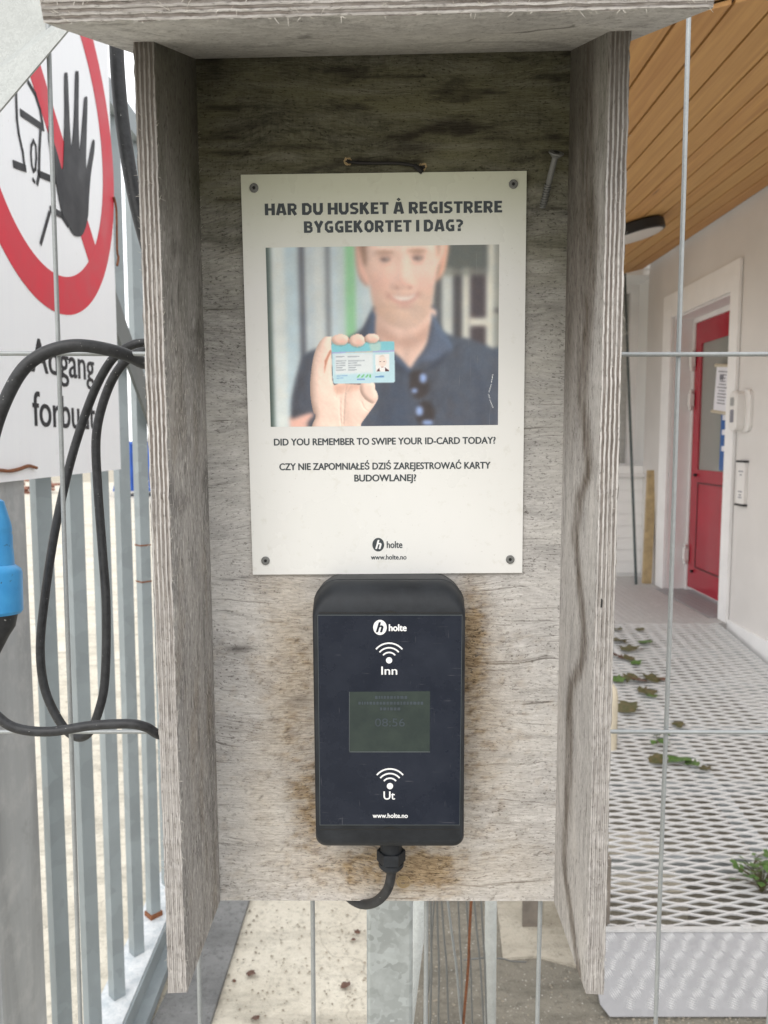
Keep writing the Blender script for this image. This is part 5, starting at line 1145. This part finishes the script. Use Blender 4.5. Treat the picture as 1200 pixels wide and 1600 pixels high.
# ------------------------------------------------------------------ loose screw and wire loop on the panel
lsw = empty('screw', label='long zinc wood screw driven aslant into the panel right of the poster', cat='screw', mat=BOXM.copy())
t0, h0 = Bl(845, 334, .004), Bl(869, 240, -.020); ax = (h0 - t0); Ls = ax.length
bm = NB(); Ms = axisM(t0, ax); lathe(bm, [(.0016, 0), (.0016, Ls * .5), (.0022, Ls * .52), (.0022, Ls * .93), (.0054, Ls), (.0054, Ls + .0008)], Ms, 18)
hx = []
for k in range(10 * 9):
    a = k / 9; z = .004 + a * (Ls * .5 - .004) / 10
    hx.append(Ms @ Vector((.0022 * math.cos(2 * math.pi * a), .0022 * math.sin(2 * math.pi * a), z)))
tube(bm, hx, .0006, 5); obj('shank', bm, M['steel_screw'], lsw, 40)
bm = NB(); lathe(bm, [(.0023, Ls + .0006), (.0022, Ls + .0012)], Ms, 6); obj('drive_recess', bm, M['dark_screw'], lsw)
wl = empty('wire_loop', label='dark wire threaded through two drilled holes just above the poster', cat='wire', mat=BOXM.copy())
bm = NB(); tube(bm, smooth_path([Bl(545, 251, .003), Bl(548, 253, -.002), Bl(575, 255, -.003), Bl(620, 255, -.003), Bl(648, 259, -.003), Bl(658, 263, -.002), Bl(662, 264, .003)], 5), .0012, 8); obj('wire', bm, M['black_wire'], wl, True)
bm = NB(); tube(bm, smooth_path([Bl(648, 259, -.003), Bl(654, 264, -.0035), Bl(660, 269, -.0035)], 4), .0018, 8); obj('knot', bm, M['black_wire'], wl, True)
for cx, cy in ((544, 252), (661, 261)):
    bm = NB()
    for k in range(26):
        a = R(random.uniform(20, 340)); r1 = random.uniform(3.2, 6); p1 = Bl(cx + r1 * math.cos(a), cy + r1 * math.sin(a), -.0003); p2_ = Bl(cx + (r1 + 1) * math.cos(a + .6), cy + (r1 + 1) * math.sin(a + .6), -.0006); tube(bm, [p1, p2_], .00045, 4)
    obj('drill_burr', bm, M['timber'], wl)
    bm = NB(); lathe(bm, [(.0019, 0), (.0018, .0004)], axisM(Bl(cx, cy, -.0001), NO), 14); obj('drill_hole', bm, M['dark_screw'], wl)
bm = NB(); c_ = Bl(630, 1378, -.0004)
for rr in (.0055, .0042, .0028):
    tube(bm, [c_ + Vector((rr * math.cos(a) * random.uniform(.9, 1.05), 0, rr * .9 * math.sin(a))) for a in np.linspace(.3, 5.9, 20)], .0004, 4)
kn = obj('wood_knot', bm, M['timber'], hs_)

# ------------------------------------------------------------------ galvanised bracket at the upper left
br = empty('steel_bracket', Pd(20, 60, .585), 'pale galvanised folded steel bracket in the upper left beside the roof board', 'bracket')
K = lambda a, b, d=.585: Pd(a, b, d)
bm = NB(); prism(bm, [K(-260, 294), K(-400, 200), K(-120, -120), K(190, -120), K(134, -2)], ray(0, 0).normalized() * 0 + Vector((0, .003, 0))); obj('bracket_plate', bm, M['galv_bracket'], br, world=True)
bm = NB()
e1, e2, e3, e4 = K(-60, 165), K(128, 4), K(132, 16, .578), K(-60, 243, .578)
prism(bm, [K(-260, 294, .584), K(134, -2, .584), K(140, 7, .565), K(-260, 479, .565)], (0, .002, 0)); obj('bracket_flange', bm, M['galv_bracket'], br, world=True)

# ------------------------------------------------------------------ rubber cables and blue connector on the left
A_ = [(-22, 800, .585), (-18, 720, .58), (-2, 652, .575), (28, 588, .573), (60, 557, .575), (100, 542, .578), (140, 541, .583), (190, 552, .595), (228, 570, .625), (262, 590, .65)]
B_ = [(285, 575, .665), (262, 545, .66), (226, 536, .65), (200, 542, .65), (175, 562, .655), (150, 605, .66), (125, 672, .665), (105, 742, .665), (84, 840, .665), (68, 950, .665), (63, 1020, .665), (71, 1080, .665), (95, 1130, .663), (118, 1151, .66), (138, 1146, .655), (154, 1112, .65), (164, 1060, .65), (166, 950, .65), (160, 860, .65), (153, 765, .648), (150, 690, .645), (158, 640, .643), (176, 592, .64), (200, 561, .637), (228, 549, .637), (262, 560, .655)]
C_ = [(300, 700, .69), (305, 900, .69), (290, 1120, .66), (256, 1148, .612), (228, 1136, .598), (200, 1131, .594), (140, 1134, .592), (80, 1143, .59), (30, 1139, .588), (-2, 1121, .586), (-40, 1075, .586), (-30, 1010, .586), (-18, 965, .586)]
bm = NB(); tube(bm, smooth_path([Pd(*p_) for p_ in A_ + B_ + C_], 7), [.0049 if i < 56 else .0037 for i in range((len(A_ + B_ + C_) - 1) * 7 + 1)], 14)
tag(obj('power_cable', bm, M['rubber'], smooth=True), 'black rubber power cable looped over the left mesh wires', 'cable')
cnn = empty('blue_connector', Pd(-22, 880, .586), 'scuffed blue industrial plug connector hanging at the left edge', 'connector')
top = Pd(-22, 800, .586); dn = (Pd(-20, 960, .586) - top); Lc = dn.length; Mc = axisM(top, dn)
bm = NB(); px_ = .586 / 1200
lathe(bm, [(.007, -.012), (26 * px_, -.008), (36 * px_, .010), (37 * px_, .014), (36.4 * px_, .016), (37.4 * px_, .018), (37.8 * px_, .028), (38.4 * px_, .029), (40 * px_, Lc * .52)], Mc, 40)
lathe(bm, [(41 * px_, Lc * .521), (49 * px_, Lc * .56), (51 * px_, Lc * .60), (51.5 * px_, Lc * .97), (48 * px_, Lc)], Mc, 40)
obj('connector_body', bm, M['blue'], cnn, 35, world=True)
bm = NB(); lathe(bm, [(44 * px_, Lc + .0002), (40 * px_, Lc + .010), (30 * px_, Lc + .018), (16 * px_, Lc + .032), (11 * px_, Lc + .05)], Mc, 30); obj('cable_boot', bm, M['rubber'], cnn, 40, world=True)
bm = NB(); tube(bm, smooth_path([Pd(*p_) for p_ in ((190, -30, .655), (182, 50, .655), (186, 140, .655), (196, 225, .655), (211, 310, .655), (232, 390, .66), (262, 470, .67), (280, 560, .68))], 7), .0060, 14)
tag(obj('hanging_cable', bm, M['rubber'], smooth=True), 'dark grey cable dropping from the roof corner behind the left side board', 'cable')
